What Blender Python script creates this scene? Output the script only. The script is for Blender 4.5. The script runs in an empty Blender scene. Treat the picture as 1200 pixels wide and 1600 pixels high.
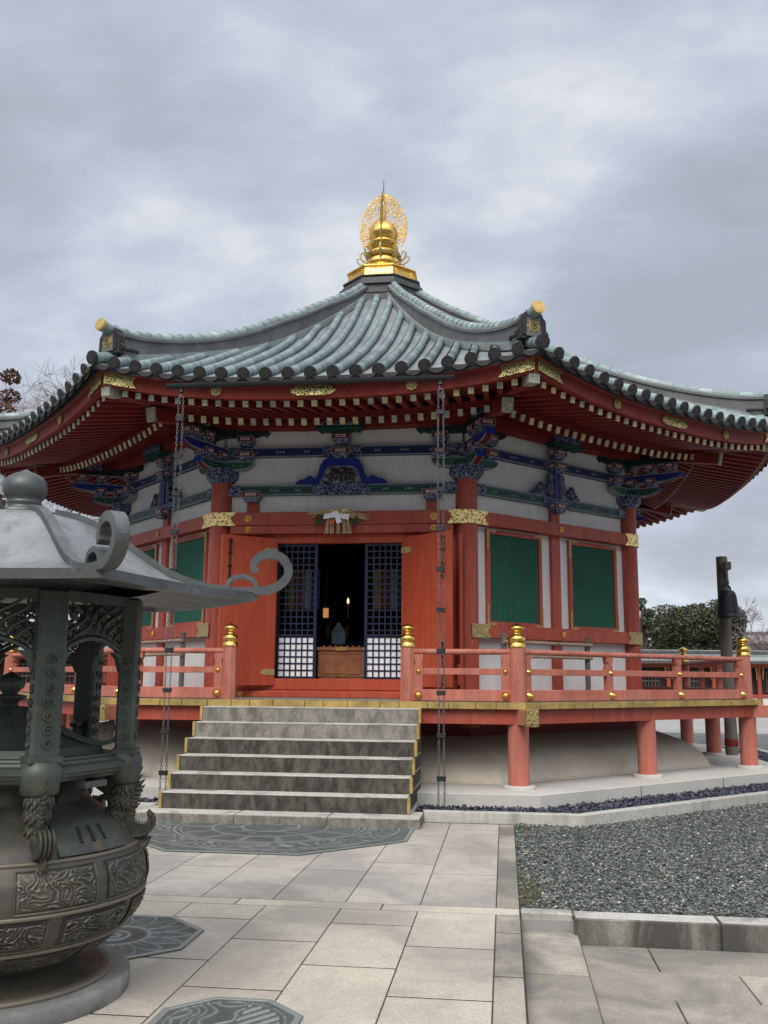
import bpy, bmesh, math, random
import numpy as np
from mathutils import Vector, Matrix, noise as mnoise
R_ = math.radians
PI = math.pi
scn = bpy.context.scene
COL = scn.collection
random.seed(7)
rng = np.random.default_rng(5)

# ------------------------------------------------------------------ camera
CAM = Vector((2.4376, -18.6405, 1.5500))
YAW, PITCH, ROLL, FPX = 0.12664, 0.17412, 0.00841, 1472.71
cy, sy, cp, sp = math.cos(YAW), math.sin(YAW), math.cos(PITCH), math.sin(PITCH)
F = Vector((-sy*cp, cy*cp, sp)); Rt = Vector((cy, sy, 0)); Up = Rt.cross(F)
c_, s_ = math.cos(ROLL), math.sin(ROLL)
Rt, Up = Rt*c_ + Up*s_, Up*c_ - Rt*s_
cam = bpy.data.cameras.new('camera'); camo = bpy.data.objects.new('camera', cam); COL.objects.link(camo)
m = Matrix((Rt, Up, -F)).transposed().to_4x4(); m.translation = CAM
camo.matrix_world = m
cam.sensor_fit = 'VERTICAL'; cam.sensor_height = 36; cam.lens = FPX*36/1600
cam.clip_start = .05; cam.clip_end = 2000
scn.camera = camo
scn.view_settings.view_transform = 'Standard'; scn.view_settings.look = 'None'
scn.view_settings.exposure = 0.15; scn.view_settings.gamma = 1

# ------------------------------------------------------------------ sky, sun
SUN_EL, SUN_AZ = R_(44), R_(190)      # azimuth clockwise from +Y (north)
w = bpy.data.worlds.new('World'); scn.world = w; w.use_nodes = True
nt = w.node_tree; nt.nodes.clear()
def N(t, **k):
    n = nt.nodes.new(t)
    for a, b in k.items(): setattr(n, a, b)
    return n
def L(a, b): nt.links.new(a, b)
out = N('ShaderNodeOutputWorld'); bg = N('ShaderNodeBackground'); L(bg.outputs[0], out.inputs[0])
sky = N('ShaderNodeTexSky'); sky.sky_type = 'NISHITA'; sky.sun_disc = False
sky.sun_elevation = SUN_EL; sky.sun_rotation = SUN_AZ
tc = N('ShaderNodeTexCoord'); sep = N('ShaderNodeSeparateXYZ'); L(tc.outputs['Generated'], sep.inputs[0])
def math_(op, a, b=None, c=None):
    n = N('ShaderNodeMath', operation=op)
    for i, v in enumerate((a, b, c)):
        if v is None: continue
        if isinstance(v, (int, float)): n.inputs[i].default_value = v
        else: L(v, n.inputs[i])
    return n.outputs[0]
zc = math_('MAXIMUM', sep.outputs[2], 0.0)
den = math_('ADD', zc, 0.34)
px = math_('DIVIDE', sep.outputs[0], den); py = math_('DIVIDE', sep.outputs[1], den)
comb = N('ShaderNodeCombineXYZ'); L(px, comb.inputs[0]); L(py, comb.inputs[1])
def noise(sc, det, rough, dist, off):
    mp = N('ShaderNodeMapping'); mp.inputs['Location'].default_value = off; mp.inputs['Scale'].default_value = (1, 1.35, 1)
    L(comb.outputs[0], mp.inputs[0])
    n = N('ShaderNodeTexNoise'); n.inputs['Scale'].default_value = sc; n.inputs['Detail'].default_value = det
    n.inputs['Roughness'].default_value = rough; n.inputs['Distortion'].default_value = dist
    L(mp.outputs[0], n.inputs['Vector']); return n.outputs[0]
n1 = noise(1.15, 7, .50, .15, (3.1, .4, 0)); n2 = noise(3.4, 7, .55, .15, (7, 2, 0))
mixn = math_('ADD', math_('MULTIPLY', n1, .68), math_('MULTIPLY', n2, .32))
cr = N('ShaderNodeValToRGB'); L(mixn, cr.inputs[0])
e = cr.color_ramp.elements
e[0].position = .40; e[0].color = (.42, .45, .53, 1)
e[1].position = .615; e[1].color = (.90, .92, .95, 1)
x = e.new(.46); x.color = (.48, .52, .615, 1)
x = e.new(.52); x.color = (.57, .63, .745, 1)
x = e.new(.565); x.color = (.72, .76, .84, 1)
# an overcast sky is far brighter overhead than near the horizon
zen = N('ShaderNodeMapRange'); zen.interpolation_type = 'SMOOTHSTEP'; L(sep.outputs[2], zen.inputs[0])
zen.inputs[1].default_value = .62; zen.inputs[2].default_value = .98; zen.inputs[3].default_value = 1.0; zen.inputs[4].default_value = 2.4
# unseen south sky: darkened low, brightened above, added to shape the wall light
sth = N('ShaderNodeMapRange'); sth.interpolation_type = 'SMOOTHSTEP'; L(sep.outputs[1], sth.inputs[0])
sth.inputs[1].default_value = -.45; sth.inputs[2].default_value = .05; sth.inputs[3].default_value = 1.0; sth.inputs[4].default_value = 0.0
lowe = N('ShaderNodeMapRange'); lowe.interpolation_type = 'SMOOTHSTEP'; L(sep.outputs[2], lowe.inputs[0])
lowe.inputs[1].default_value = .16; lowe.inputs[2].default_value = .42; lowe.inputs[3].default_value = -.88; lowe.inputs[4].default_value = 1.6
south_shape = math_('ADD', 1.0, math_('MULTIPLY', sth.outputs[0], lowe.outputs[0]))
zenf = math_('MULTIPLY', zen.outputs[0], south_shape)
mulc = N('ShaderNodeMix', data_type='RGBA', blend_type='MULTIPLY'); mulc.inputs[0].default_value = 1
dim = N('ShaderNodeMix', data_type='RGBA', blend_type='MULTIPLY'); dim.inputs[0].default_value = 1; dim.inputs[7].default_value = (.92, .915, .90, 1)
L(cr.outputs[0], dim.inputs[6]); L(dim.outputs[2], mulc.inputs[6]); cz = N('ShaderNodeCombineXYZ')
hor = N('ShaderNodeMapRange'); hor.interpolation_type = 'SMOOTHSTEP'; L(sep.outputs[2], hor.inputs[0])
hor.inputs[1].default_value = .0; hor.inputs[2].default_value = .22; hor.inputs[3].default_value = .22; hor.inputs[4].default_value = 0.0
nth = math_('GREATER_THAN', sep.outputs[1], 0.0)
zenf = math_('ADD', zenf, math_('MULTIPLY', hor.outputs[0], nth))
for i, k_ in enumerate((1.0, .94, .84)):      # sky brightening is tinted a little warm
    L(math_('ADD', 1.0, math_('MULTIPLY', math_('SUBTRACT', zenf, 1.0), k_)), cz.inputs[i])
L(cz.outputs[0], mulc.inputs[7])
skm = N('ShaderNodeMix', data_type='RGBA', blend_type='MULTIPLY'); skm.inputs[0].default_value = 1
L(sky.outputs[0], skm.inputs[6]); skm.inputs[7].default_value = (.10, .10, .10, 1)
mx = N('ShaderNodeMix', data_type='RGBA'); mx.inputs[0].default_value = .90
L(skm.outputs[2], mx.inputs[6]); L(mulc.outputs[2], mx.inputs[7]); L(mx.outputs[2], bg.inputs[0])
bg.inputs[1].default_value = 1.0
sl = bpy.data.lights.new('sun', 'SUN'); sl.energy = 1.5; sl.angle = R_(28); sl.color = (1, .94, .86)
so = bpy.data.objects.new('sun', sl); COL.objects.link(so)
sd = Vector((math.sin(SUN_AZ)*math.cos(SUN_EL), math.cos(SUN_AZ)*math.cos(SUN_EL), math.sin(SUN_EL)))
so.rotation_euler = sd.to_track_quat('Z', 'Y').to_euler(); so.location = sd*40

# ------------------------------------------------------------------ materials
def new_mat(name):
    mt = bpy.data.materials.new(name); mt.use_nodes = True
    return mt, mt.node_tree, mt.node_tree.nodes['Principled BSDF']
class NT:
    def __init__(s, name):
        s.m, s.t, s.b = new_mat(name)
        s.tc = s.t.nodes.new('ShaderNodeTexCoord'); s.v = s.tc.outputs['Object']
    def n(s, typ, ins=None, **k):
        nd = s.t.nodes.new(typ)
        for a, b in k.items(): setattr(nd, a, b)
        for a, b in (ins or {}).items():
            if hasattr(b, 'is_output') or hasattr(b, 'links') and not isinstance(b, (tuple, list, float, int)): s.t.links.new(b, nd.inputs[a])
            else: nd.inputs[a].default_value = b
        return nd
    def noise(s, sc, det=5, rough=.55, dist=0, vec=None):
        return s.n('ShaderNodeTexNoise', {'Vector': vec or s.v, 'Scale': sc, 'Detail': det, 'Roughness': rough, 'Distortion': dist}).outputs[0]
    def scaled(s, sx, sy, sz, loc=(0, 0, 0)):
        return s.n('ShaderNodeMapping', {'Vector': s.v, 'Scale': (sx, sy, sz), 'Location': loc}).outputs[0]
    def ramp(s, fac, stops, interp='LINEAR'):
        r = s.n('ShaderNodeValToRGB', {0: fac}); r.color_ramp.interpolation = interp
        el = r.color_ramp.elements
        el[0].position, el[0].color = stops[0][0], (*stops[0][1], 1)
        el[1].position, el[1].color = stops[-1][0], (*stops[-1][1], 1)
        for p, c in stops[1:-1]:
            q = el.new(p); q.color = (*c, 1)
        return r.outputs[0]
    def mix(s, f, a, b, bt='MIX'):
        d = {0: f}
        d[6] = a if not isinstance(a, tuple) else (*a, 1); d[7] = b if not isinstance(b, tuple) else (*b, 1)
        return s.n('ShaderNodeMix', d, data_type='RGBA', blend_type=bt).outputs[2]
    def math(s, op, a, b=0.0):
        return s.n('ShaderNodeMath', {0: a, 1: b}, operation=op).outputs[0]
    def bump(s, h, st=.3, dist=.01):
        b = s.n('ShaderNodeBump', {'Height': h, 'Strength': st, 'Distance': dist}); s.t.links.new(b.outputs[0], s.b.inputs['Normal'])
    def col(s, c):
        if isinstance(c, tuple): s.b.inputs['Base Color'].default_value = (*c, 1)
        else: s.t.links.new(c, s.b.inputs['Base Color'])
    def set(s, **k):
        for a, b in k.items():
            a = a.replace('_', ' ')
            if hasattr(b, 'links'): s.t.links.new(b, s.b.inputs[a])
            else: s.b.inputs[a].default_value = b
def mul(c, k): return tuple(min(1, x*k) for x in c)
def varied(name, c, rough=.6, amt=.18, sc=3.0, fine=0.0, bump=0.0, metal=0.0, spec=.4, streak=False, dirt=None, fade=None):
    s = NT(name)
    vec = s.scaled(1, 1, .22) if streak else s.v
    a = s.noise(sc, 6, .6, 0, vec)
    c1 = s.ramp(a, [(.3, mul(c, 1-amt)), (.5, c), (.72, mul(c, 1+amt*.9))])
    if fine:
        f = s.noise(sc*30, 3, .7)
        c1 = s.mix(fine, c1, s.ramp(f, [(.35, mul(c, .55)), (.65, mul(c, 1.35))]))
    if fade:
        f1 = s.noise(5.0, 8, .68, .2, s.scaled(2.4, 2.4, .30, (3, 1, 2))); f2 = s.noise(1.1, 5, .6)
        c1 = s.mix(s.ramp(s.math('ADD', s.math('MULTIPLY', f1, .7), s.math('MULTIPLY', f2, .3)), [(.47, (0, 0, 0)), (.66, (.62, .62, .62))]), c1, fade)
        f3 = s.noise(38, 4, .7, 0, s.scaled(1, 1, .2)); c1 = s.mix(s.ramp(f3, [(.60, (0, 0, 0)), (.74, (.45, .45, .45))]), c1, mul(c, .45))
    if dirt:
        d = s.noise(sc*1.7, 8, .7, .4)
        c1 = s.mix(s.ramp(d, [(.52, (0, 0, 0)), (.72, (.75, .75, .75))]), c1, dirt)
    s.col(c1); s.set(Roughness=rough, Metallic=metal); s.b.inputs['Specular IOR Level'].default_value = spec
    if bump: s.bump(s.noise(sc*14, 5, .65), bump, .01)
    return s.m
M = {}
M['red'] = varied('vermilion_paint', (.36, .060, .034), .55, .18, 2.5, bump=.08, streak=True, fade=(.45, .14, .09))
M['red_bright'] = varied('vermilion_door_paint', (.39, .056, .021), .58, .16, 1.6, bump=.08, streak=True, fade=(.50, .12, .055))
M['red_faded'] = varied('faded_vermilion_rail', (.44, .130, .088), .7, .22, 4, bump=.14, streak=True, dirt=(.34, .17, .13), fade=(.54, .26, .20))
M['red_dark'] = varied('eave_red_shade_tone', (.19, .015, .010), .6, .25, 3)  # under-eave shade put into the colour: darker than the vermilion
M['fascia_red'] = varied('fascia_red_shade_tone', (.22, .022, .014), .6, .25, 2, streak=False, fade=(.30, .05, .032))  # shade of the tile overhang worked into this darker red
M['plaster'] = varied('white_plaster', (.73, .715, .70), .8, .06, 1.5, bump=.06, fade=(.60, .585, .565))
M['mound'] = varied('mound_plaster', (.68, .61, .50), .9, .12, 1.6, bump=.1, dirt=(.50, .44, .36))
M['granite'] = varied('granite', (.15, .148, .142), .8, .13, 1.4, fine=.22, bump=.12, dirt=(.30, .29, .27))
M['granite_top'] = varied('granite_platform', (.50, .48, .44), .85, .10, 1.2, fine=.12, bump=.08)
M['ochre'] = varied('ochre_edge_paint', (.36, .25, .075), .7, .4, 5, bump=.2, dirt=(.15, .12, .075))
M['deckwood'] = varied('weathered_deck_wood', (.23, .20, .175), .8, .2, 5, bump=.2, streak=False)
M['oldwood'] = varied('grey_weathered_wood', (.135, .12, .10), .8, .3, 6, bump=.2, streak=True)
M['bamboo'] = varied('bamboo', (.34, .24, .16), .55, .3, 5, dirt=(.16, .14, .12))
M['navy'] = varied('navy_lattice_paint', (.012, .017, .045), .35, .3, 4)
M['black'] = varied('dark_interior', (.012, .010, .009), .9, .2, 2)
M['iron'] = varied('black_iron', (.018, .016, .015), .5, .3, 9, metal=.4)
M['chain'] = varied('chain_metal', (.16, .165, .175), .45, .35, 14, metal=.55)
M['gutter'] = varied('gutter_metal', (.035, .036, .042), .45, .3, 4, metal=.3)
M['ridge_trim'] = varied('pale_copper_trim', (.24, .27, .265), .6, .25, 4, dirt=(.14, .15, .15))
M['ridge_side'] = varied('grey_ridge_side', (.125, .12, .118), .6, .25, 3, dirt=(.17, .19, .185))
M['copper_dark'] = varied('dark_bronze_roof_trim', (.085, .085, .085), .55, .3, 4, metal=.2, dirt=(.13, .15, .145))
M['gold'] = varied('gilded_metal', (.80, .50, .13), .26, .18, 6, metal=1.0, dirt=(.55, .32, .08))
M['gold_pale'] = varied('pale_gilt_filigree', (.66, .46, .17), .35, .2, 6, metal=.7)
M['gold_cap'] = varied('weathered_gilt_cap', (.55, .38, .13), .4, .25, 8, metal=.7, dirt=(.30, .22, .10))
M['gold_dull'] = varied('dull_gilt', (.42, .34, .14), .5, .3, 9, metal=.45)
M['gold_tip'] = varied('rafter_tip_gilt', (.58, .52, .30), .5, .35, 12, metal=.15)
M['verdigris_tip'] = varied('verdigris_gilt', (.40, .41, .33), .55, .45, 16, metal=.15, dirt=(.22, .27, .22))
M['green_slat'] = varied('green_shutter_paint', (.012, .115, .070), .5, .15, 3)
M['oak'] = varied('brown_box_wood', (.23, .085, .032), .45, .3, 5, streak=False)
M['paper'] = varied('white_paper', (.86, .86, .87), .9, .04, 3)
M['cedar'] = varied('corridor_dark_wood', (.035, .02, .018), .7, .3, 5)
M['stripe_yellow'] = varied('yellow_cloth', (.10, .08, .015), .9); M['stripe_red'] = varied('red_cloth', (.08, .010, .012), .9)
M['stripe_white'] = varied('white_cloth', (.13, .13, .14), .9); M['stripe_blue'] = varied('blue_cloth', (.012, .018, .07), .9)
M['straw'] = varied('rice_straw', (.42, .31, .19), .8, .3, 18); M['orange'] = varied('orange_fruit', (.65, .17, .03), .5)
M['fern'] = varied('fern_green', (.03, .06, .02), .7)
M['bark'] = varied('bark', (.10, .075, .06), .9, .3, 8, bump=.3)
M['twig'] = varied('pale_bare_twigs', (.30, .235, .24), .9, .2, 4)
M['gallery_roof'] = varied('gallery_copper_roof', (.23, .245, .24), .6, .2, 1.2)
M['moss'] = varied('moss', (.06, .062, .022), .9, .4, 20)

def m_block():
    s = NT('painted_beam_green'); return s
def painted_beam(name, base, line=(.01, .02, .06)):
    """painted tie beam: pale border lines come from the separate trim; the body is a two-tone band"""
    s = NT(name); a = s.noise(3, 4)
    s.col(s.mix(a, base, mul(base, .7))); s.set(Roughness=.5); return s.m
M['beam_blue'] = painted_beam('blue_beam_paint', (.007, .024, .14))
M['beam_green'] = painted_beam('green_beam_paint', (.012, .105, .066))
M['beam_navy'] = painted_beam('navy_band_paint', (.008, .012, .06))
M['beam_edge'] = varied('pale_beam_edge_paint', (.27, .28, .33), .6, .2, 6)
M['kae_blue'] = varied('cobalt_paint', (.005, .022, .22), .5, .2, 4)
M['teal_dark'] = varied('dark_teal_paint', (.007, .028, .026), .55, .3, 6)
M['red_box'] = varied('dark_red_block_paint', (.12, .008, .008), .5, .2, 6)
M['pink_inset'] = varied('pale_inset_paint', (.60, .46, .43), .6, .12, 9)
M['dark_dash'] = varied('inset_dash_paint', (.05, .03, .08), .6)
def arabesque(name, cols, sc=17, w0=.045, bgc=(.008, .014, .06)):
    s = NT(name)
    d = s.noise(sc*.45, 3, .5); 
    vv = s.n('ShaderNodeVectorMath', {0: s.v, 1: s.n('ShaderNodeCombineXYZ', {0: s.math('MULTIPLY', d, .05), 1: s.math('MULTIPLY', d, .03), 2: s.math('MULTIPLY', d, -.05)}).outputs[0]}, operation='ADD').outputs[0]
    v = s.n('ShaderNodeTexVoronoi', {'Vector': vv, 'Scale': sc}, feature='DISTANCE_TO_EDGE').outputs['Distance']
    v1 = s.n('ShaderNodeTexVoronoi', {'Vector': vv, 'Scale': sc})
    w = s.n('ShaderNodeTexWhiteNoise', {'Vector': v1.outputs['Color']}).outputs['Value']
    body = s.ramp(w, [(0, bgc), (.40, mul(bgc, 1.8)), (.60, cols[0]), (.80, cols[1]), (1, cols[2])], 'CONSTANT')
    ring = s.ramp(v1.outputs['Distance'], [(.30, (0, 0, 0)), (.34, (1, 1, 1)), (.42, (1, 1, 1)), (.46, (0, 0, 0))])
    body = s.mix(ring, body, bgc)
    edge = s.ramp(v, [(w0*.5, (1, 1, 1)), (w0*1.6, (0, 0, 0))])
    s.col(s.mix(edge, body, (.30, .33, .41))); s.set(Roughness=.6)
    return s.m
M['arab_blue'] = arabesque('blue_arabesque', [(.02, .045, .20), (.12, .14, .24), (.015, .09, .10)])
M['arab_mix'] = arabesque('coloured_arabesque', [(.02, .05, .25), (.14, .03, .04), (.02, .11, .08)], 20)
M['carving'] = arabesque('carved_relief_paint', [(.35, .37, .36), (.05, .12, .11), (.16, .05, .05)], 16, .02, (.015, .015, .04))
def gilt_plate(name, bright, dark, sc, metal=.75):
    s = NT(name)
    v = s.n('ShaderNodeTexVoronoi', {'Vector': s.v, 'Scale': sc}, feature='DISTANCE_TO_EDGE').outputs['Distance']
    v2 = s.n('ShaderNodeTexVoronoi', {'Vector': s.v, 'Scale': sc*.5}).outputs['Distance']
    h = s.ramp(v, [(.07, (1, 1, 1)), (.16, (0, 0, 0))])
    h2 = s.ramp(v2, [(.12, (1, 1, 1)), (.2, (0, 0, 0)), (.28, (1, 1, 1)), (.36, (0, 0, 0))])
    f = s.math('MAXIMUM', h, h2)
    s.col(s.mix(f, dark, bright)); s.set(Metallic=metal, Roughness=.36); s.bump(f, .5, .004)
    return s.m
M['gilt_plate'] = gilt_plate('engraved_gilt_plate', (1.0, .76, .33), (.42, .27, .08), 19)
M['gilt_open'] = gilt_plate('openwork_gilt_plate', (.85, .70, .28), (.08, .07, .035), 30)
M['gilt_old'] = gilt_plate('worn_gilt_plate', (.52, .40, .17), (.25, .18, .07), 26, .5)

def roof_roll():
    s = NT('patina_tile_roll')
    a = s.noise(1.6, 6, .6); b = s.noise(9, 6, .7)
    c = s.ramp(a, [(.3, (.165, .215, .22)), (.5, (.245, .325, .325)), (.7, (.36, .44, .43))])
    c = s.mix(s.ramp(b, [(.46, (0, 0, 0)), (.72, (.75, .75, .75))]), c, (.12, .145, .15))
    rn = s.n('ShaderNodeNewGeometry').outputs['Random Per Island']; c = s.mix(s.ramp(rn, [(0, (.55, .55, .55)), (.35, (0, 0, 0))]), c, (.14, .17, .172)); c = s.mix(s.ramp(rn, [(.7, (0, 0, 0)), (1, (.5, .5, .5))]), c, (.42, .50, .48))
    s.col(c); s.set(Roughness=.6, Metallic=.1); s.bump(b, .15, .01); return s.m
M['roll'] = roof_roll()
def roof_pan():
    s = NT('grey_tile_pan')
    sx = s.n('ShaderNodeSeparateXYZ', {0: s.v}).outputs[1]
    wv = s.math('FRACT', s.math('MULTIPLY', sx, 11.0))
    a = s.noise(1.3, 6, .6); b = s.noise(14, 6, .7)
    c = s.ramp(a, [(.3, (.13, .145, .15)), (.5, (.19, .21, .215)), (.72, (.27, .295, .30))])
    c = s.mix(s.ramp(b, [(.45, (0, 0, 0)), (.8, (.7, .7, .7))]), c, (.13, .15, .15))
    s.col(s.mix(s.ramp(wv, [(0, (1, 1, 1)), (.14, (0, 0, 0))]), c, (.085, .095, .10)))
    s.set(Roughness=.65); s.bump(wv, .6, .02); return s.m
M['pan'] = roof_pan()
def tile_end():
    s = NT('dark_tile_end'); a = s.noise(12, 6, .6)
    s.col(s.ramp(a, [(.3, (.012, .011, .012)), (.7, (.034, .030, .030))])); s.set(Roughness=.7); s.bump(a, .3, .01); return s.m
M['tile_end'] = tile_end()
def bronze():
    s = NT('patinated_bronze')
    a = s.noise(2.0, 8, .62, .3); b = s.noise(28, 5, .7); c3 = s.noise(5, 8, .7, .6)
    c = s.ramp(a, [(.28, (.030, .035, .031)), (.45, (.058, .068, .058)), (.6, (.085, .098, .085)), (.75, (.125, .148, .130))])
    c = s.mix(s.ramp(c3, [(.56, (0, 0, 0)), (.70, (.75, .75, .75))]), c, (.13, .10, .055))
    c = s.mix(s.ramp(b, [(.55, (0, 0, 0)), (.8, (.4, .4, .4))]), c, (.14, .19, .175))
    s.col(c); s.set(Roughness=.5, Metallic=.35); s.bump(b, .2, .006); return s.m
M['bronze'] = bronze()
def bronze_brown():
    s = NT('brown_worn_bronze')
    a = s.noise(3.5, 8, .66, .4); b = s.noise(26, 5, .7)
    c = s.ramp(a, [(.28, (.034, .033, .030)), (.46, (.062, .060, .054)), (.60, (.085, .078, .064)), (.75, (.15, .115, .065))])
    c = s.mix(s.ramp(b, [(.5, (0, 0, 0)), (.8, (.4, .4, .4))]), c, (.14, .14, .125))
    pt = s.n('ShaderNodeNewGeometry').outputs['Pointiness']  # paler edges, darker creases: relief shading put into the worn bronze's colour
    c = s.mix(s.ramp(pt, [(.50, (0, 0, 0)), (.56, (.8, .8, .8))]), c, (.19, .165, .12)); c = s.mix(s.ramp(pt, [(.44, (.8, .8, .8)), (.495, (0, 0, 0))]), c, (.025, .024, .022))
    s.col(c)
    s.set(Roughness=.48, Metallic=.4); s.bump(b, .25, .006); return s.m
M['bronze_brown'] = bronze_brown()
M['dragon'] = varied('weathered_tan_bronze', (.060, .058, .047), .55, .4, 9, metal=.3, dirt=(.15, .12, .07))
def bronze_light():
    s = NT('rain_washed_bronze_roof')
    a = s.noise(2.2, 7, .6, .3); b = s.noise(7, 8, .7, .5)
    c = s.ramp(a, [(.28, (.125, .135, .135)), (.5, (.20, .215, .215)), (.74, (.30, .32, .315))])
    c = s.mix(s.ramp(b, [(.50, (0, 0, 0)), (.72, (.45, .45, .45))]), c, (.29, .30, .28))
    st = s.noise(7, 7, .7, .3, s.scaled(1.6, 1.6, .35)); c = s.mix(s.ramp(st, [(.5, (0, 0, 0)), (.7, (.7, .7, .7))]), c, (.075, .082, .08))
    s.col(c); s.set(Roughness=.45, Metallic=.3); s.bump(b, .12, .01); return s.m
M['bronze_light'] = bronze_light()
M['bronze_trim'] = varied('bronze_ridge', (.095, .10, .098), .42, .35, 5, metal=.4, dirt=(.19, .20, .19))
def plate_metal():
    s = NT('engraved_floor_bronze')
    a = s.noise(4, 7, .65, .3); b = s.noise(34, 5, .7)
    c = s.ramp(a, [(.3, (.075, .088, .085)), (.55, (.125, .145, .14)), (.75, (.19, .22, .21))])
    c = s.mix(s.ramp(b, [(.5, (0, 0, 0)), (.8, (.5, .5, .5))]), c, (.22, .235, .22))
    zz = s.n('ShaderNodeSeparateXYZ', {0: s.v}).outputs[2]      # raised work worn pale, hollows dark: colour by height adds to the relief's shading
    relief_tone = s.n('ShaderNodeMapRange', {0: zz, 1: .0065, 2: .0125, 3: 0.0, 4: 1.0}).outputs[0]
    c = s.mix(s.ramp(relief_tone, [(0, (.55, .55, .55)), (.25, (0, 0, 0))]), c, (.06, .07, .068)); c = s.mix(s.ramp(relief_tone, [(.35, (0, 0, 0)), (1, (.8, .8, .8))]), c, (.34, .36, .335))
    s.col(c); s.set(Roughness=.42, Metallic=.35); s.bump(b, .2, .005); return s.m
M['plate'] = plate_metal()
def stone_var(name, c, dirt, dsc=1.1, amt=.5, island=.12, streak=False, dlo=.50, dhi=.68):
    s = NT(name)
    rnd = s.n('ShaderNodeNewGeometry').outputs['Random Per Island']
    pos = s.n('ShaderNodeNewGeometry').outputs['Position']
    a = s.noise(dsc, 9, .62, .5, s.n('ShaderNodeMapping', {'Vector': pos, 'Scale': (1, 1, .5) if not streak else (1, 1, .25)}).outputs[0])
    f = s.noise(60, 6, .85, 0, pos); g = s.noise(9, 8, .7, 0, pos)
    base = s.mix(rnd, mul(c, 1-island), mul(c, 1+island))
    base = s.mix(s.ramp(f, [(.36, (.9, .9, .9)), (.47, (0, 0, 0))]), base, mul(c, .42))
    base = s.mix(s.ramp(f, [(.55, (0, 0, 0)), (.66, (.9, .9, .9))]), base, mul(c, 1.55))
    base = s.mix(s.ramp(g, [(.4, (0, 0, 0)), (.75, (.35, .35, .35))]), base, mul(dirt, .9))
    dd = s.ramp(a, [(dlo, (0, 0, 0)), (dhi, (amt, amt, amt))])
    s.col(s.mix(dd, base, dirt)); s.set(Roughness=.85); s.b.inputs['Specular IOR Level'].default_value = .3
    s.bump(s.math('ADD', f, g), .18, .006); return s.m
M['paving'] = stone_var('granite_paving', (.49, .445, .365), (.25, .23, .205), 1.0, .62, .12, dlo=.44, dhi=.60)
M['paving_dark'] = stone_var('weathered_granite_paving', (.36, .33, .27), (.14, .13, .118), 1.0, .85, .24, dlo=.42, dhi=.6)
M['kerb_dark'] = stone_var('mossy_dark_kerb', (.27, .255, .22), (.06, .056, .048), 4.0, .9, .08, True, .38, .58)
M['paving_grey'] = stone_var('grey_granite_paving', (.44, .405, .35), (.22, .205, .19), 1.1, .62, .14, dlo=.43, dhi=.60)
M['kerb'] = stone_var('granite_kerb', (.46, .445, .40), (.17, .16, .14), 3.0, .75, .08, True)
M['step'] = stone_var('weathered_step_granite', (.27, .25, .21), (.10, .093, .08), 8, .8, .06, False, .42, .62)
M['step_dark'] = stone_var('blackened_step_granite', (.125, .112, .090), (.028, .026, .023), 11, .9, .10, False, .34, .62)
M['joint'] = varied('joint_sand', (.035, .031, .027), .95)
def far_ground():
    s = NT('far_paving'); a = s.noise(.3, 8, .6); b = s.noise(8, 5, .7)
    s.col(s.mix(s.math('MULTIPLY', b, .4), s.ramp(a, [(.3, (.26, .255, .24)), (.7, (.36, .35, .33))]), (.2, .2, .19))); s.set(Roughness=.95); return s.m
M['ground'] = far_ground()
def gravel_base():
    s = NT('gravel_bed')
    v = s.n('ShaderNodeTexVoronoi', {'Vector': s.v, 'Scale': 32.0}); w = s.n('ShaderNodeTexWhiteNoise', {'Vector': v.outputs['Color']}).outputs['Value']
    big = s.noise(.7, 6, .6)
    c = s.ramp(w, [(0, (.035, .042, .040)), (.4, (.095, .105, .098)), (.8, (.17, .185, .175)), (.94, (.21, .22, .21)), (1, (.45, .45, .43))])
    s.col(s.mix(s.math('MULTIPLY', big, .35), c, (.12, .12, .10))); s.set(Roughness=.95)
    s.bump(v.outputs['Distance'], .9, .02); return s.m
M['gravel_bed'] = gravel_base()
def stones(name, stops):
    s = NT(name); rnd = s.n('ShaderNodeNewGeometry').outputs['Random Per Island']
    s.col(s.ramp(rnd, stops)); s.set(Roughness=.8); return s.m
M['gravel'] = stones('grey_green_gravel', [(0, (.028, .033, .031)), (.3, (.080, .090, .084)), (.75, (.165, .178, .166)), (.93, (.27, .28, .262)), (.975, (.36, .30, .21)), (1, (.58, .58, .55))])
M['pebble'] = stones('slate_blue_pebbles', [(0, (.018, .019, .030)), (.5, (.05, .054, .080)), (.9, (.095, .10, .14)), (1, (.16, .16, .19))])
def leafmat(name, stops):
    s = NT(name); rnd = s.n('ShaderNodeNewGeometry').outputs['Random Per Island']
    s.col(s.ramp(rnd, stops)); s.set(Roughness=.7); return s.m
M['leaf'] = leafmat('evergreen_leaves', [(0, (.012, .022, .010)), (.45, (.032, .050, .020)), (.8, (.062, .078, .032)), (1, (.10, .105, .055))])
M['leaf_olive'] = leafmat('olive_leaves', [(0, (.02, .026, .012)), (.45, (.052, .060, .028)), (.8, (.085, .088, .042)), (1, (.13, .12, .06))])
M['leaf_rust'] = leafmat('russet_leaves', [(0, (.05, .02, .015)), (.5, (.13, .055, .04)), (1, (.22, .13, .08))])
def emit(name, c, st):
    mt, t, b = new_mat(name); b.inputs['Base Color'].default_value = (*c, 1)
    b.inputs['Emission Color'].default_value = (*c, 1); b.inputs['Emission Strength'].default_value = st; return mt
M['flame'] = emit('flame_glow', (1, .62, .22), 1.8); M['lamp'] = emit('lantern_glow', (1, .45, .14), .4)

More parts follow.
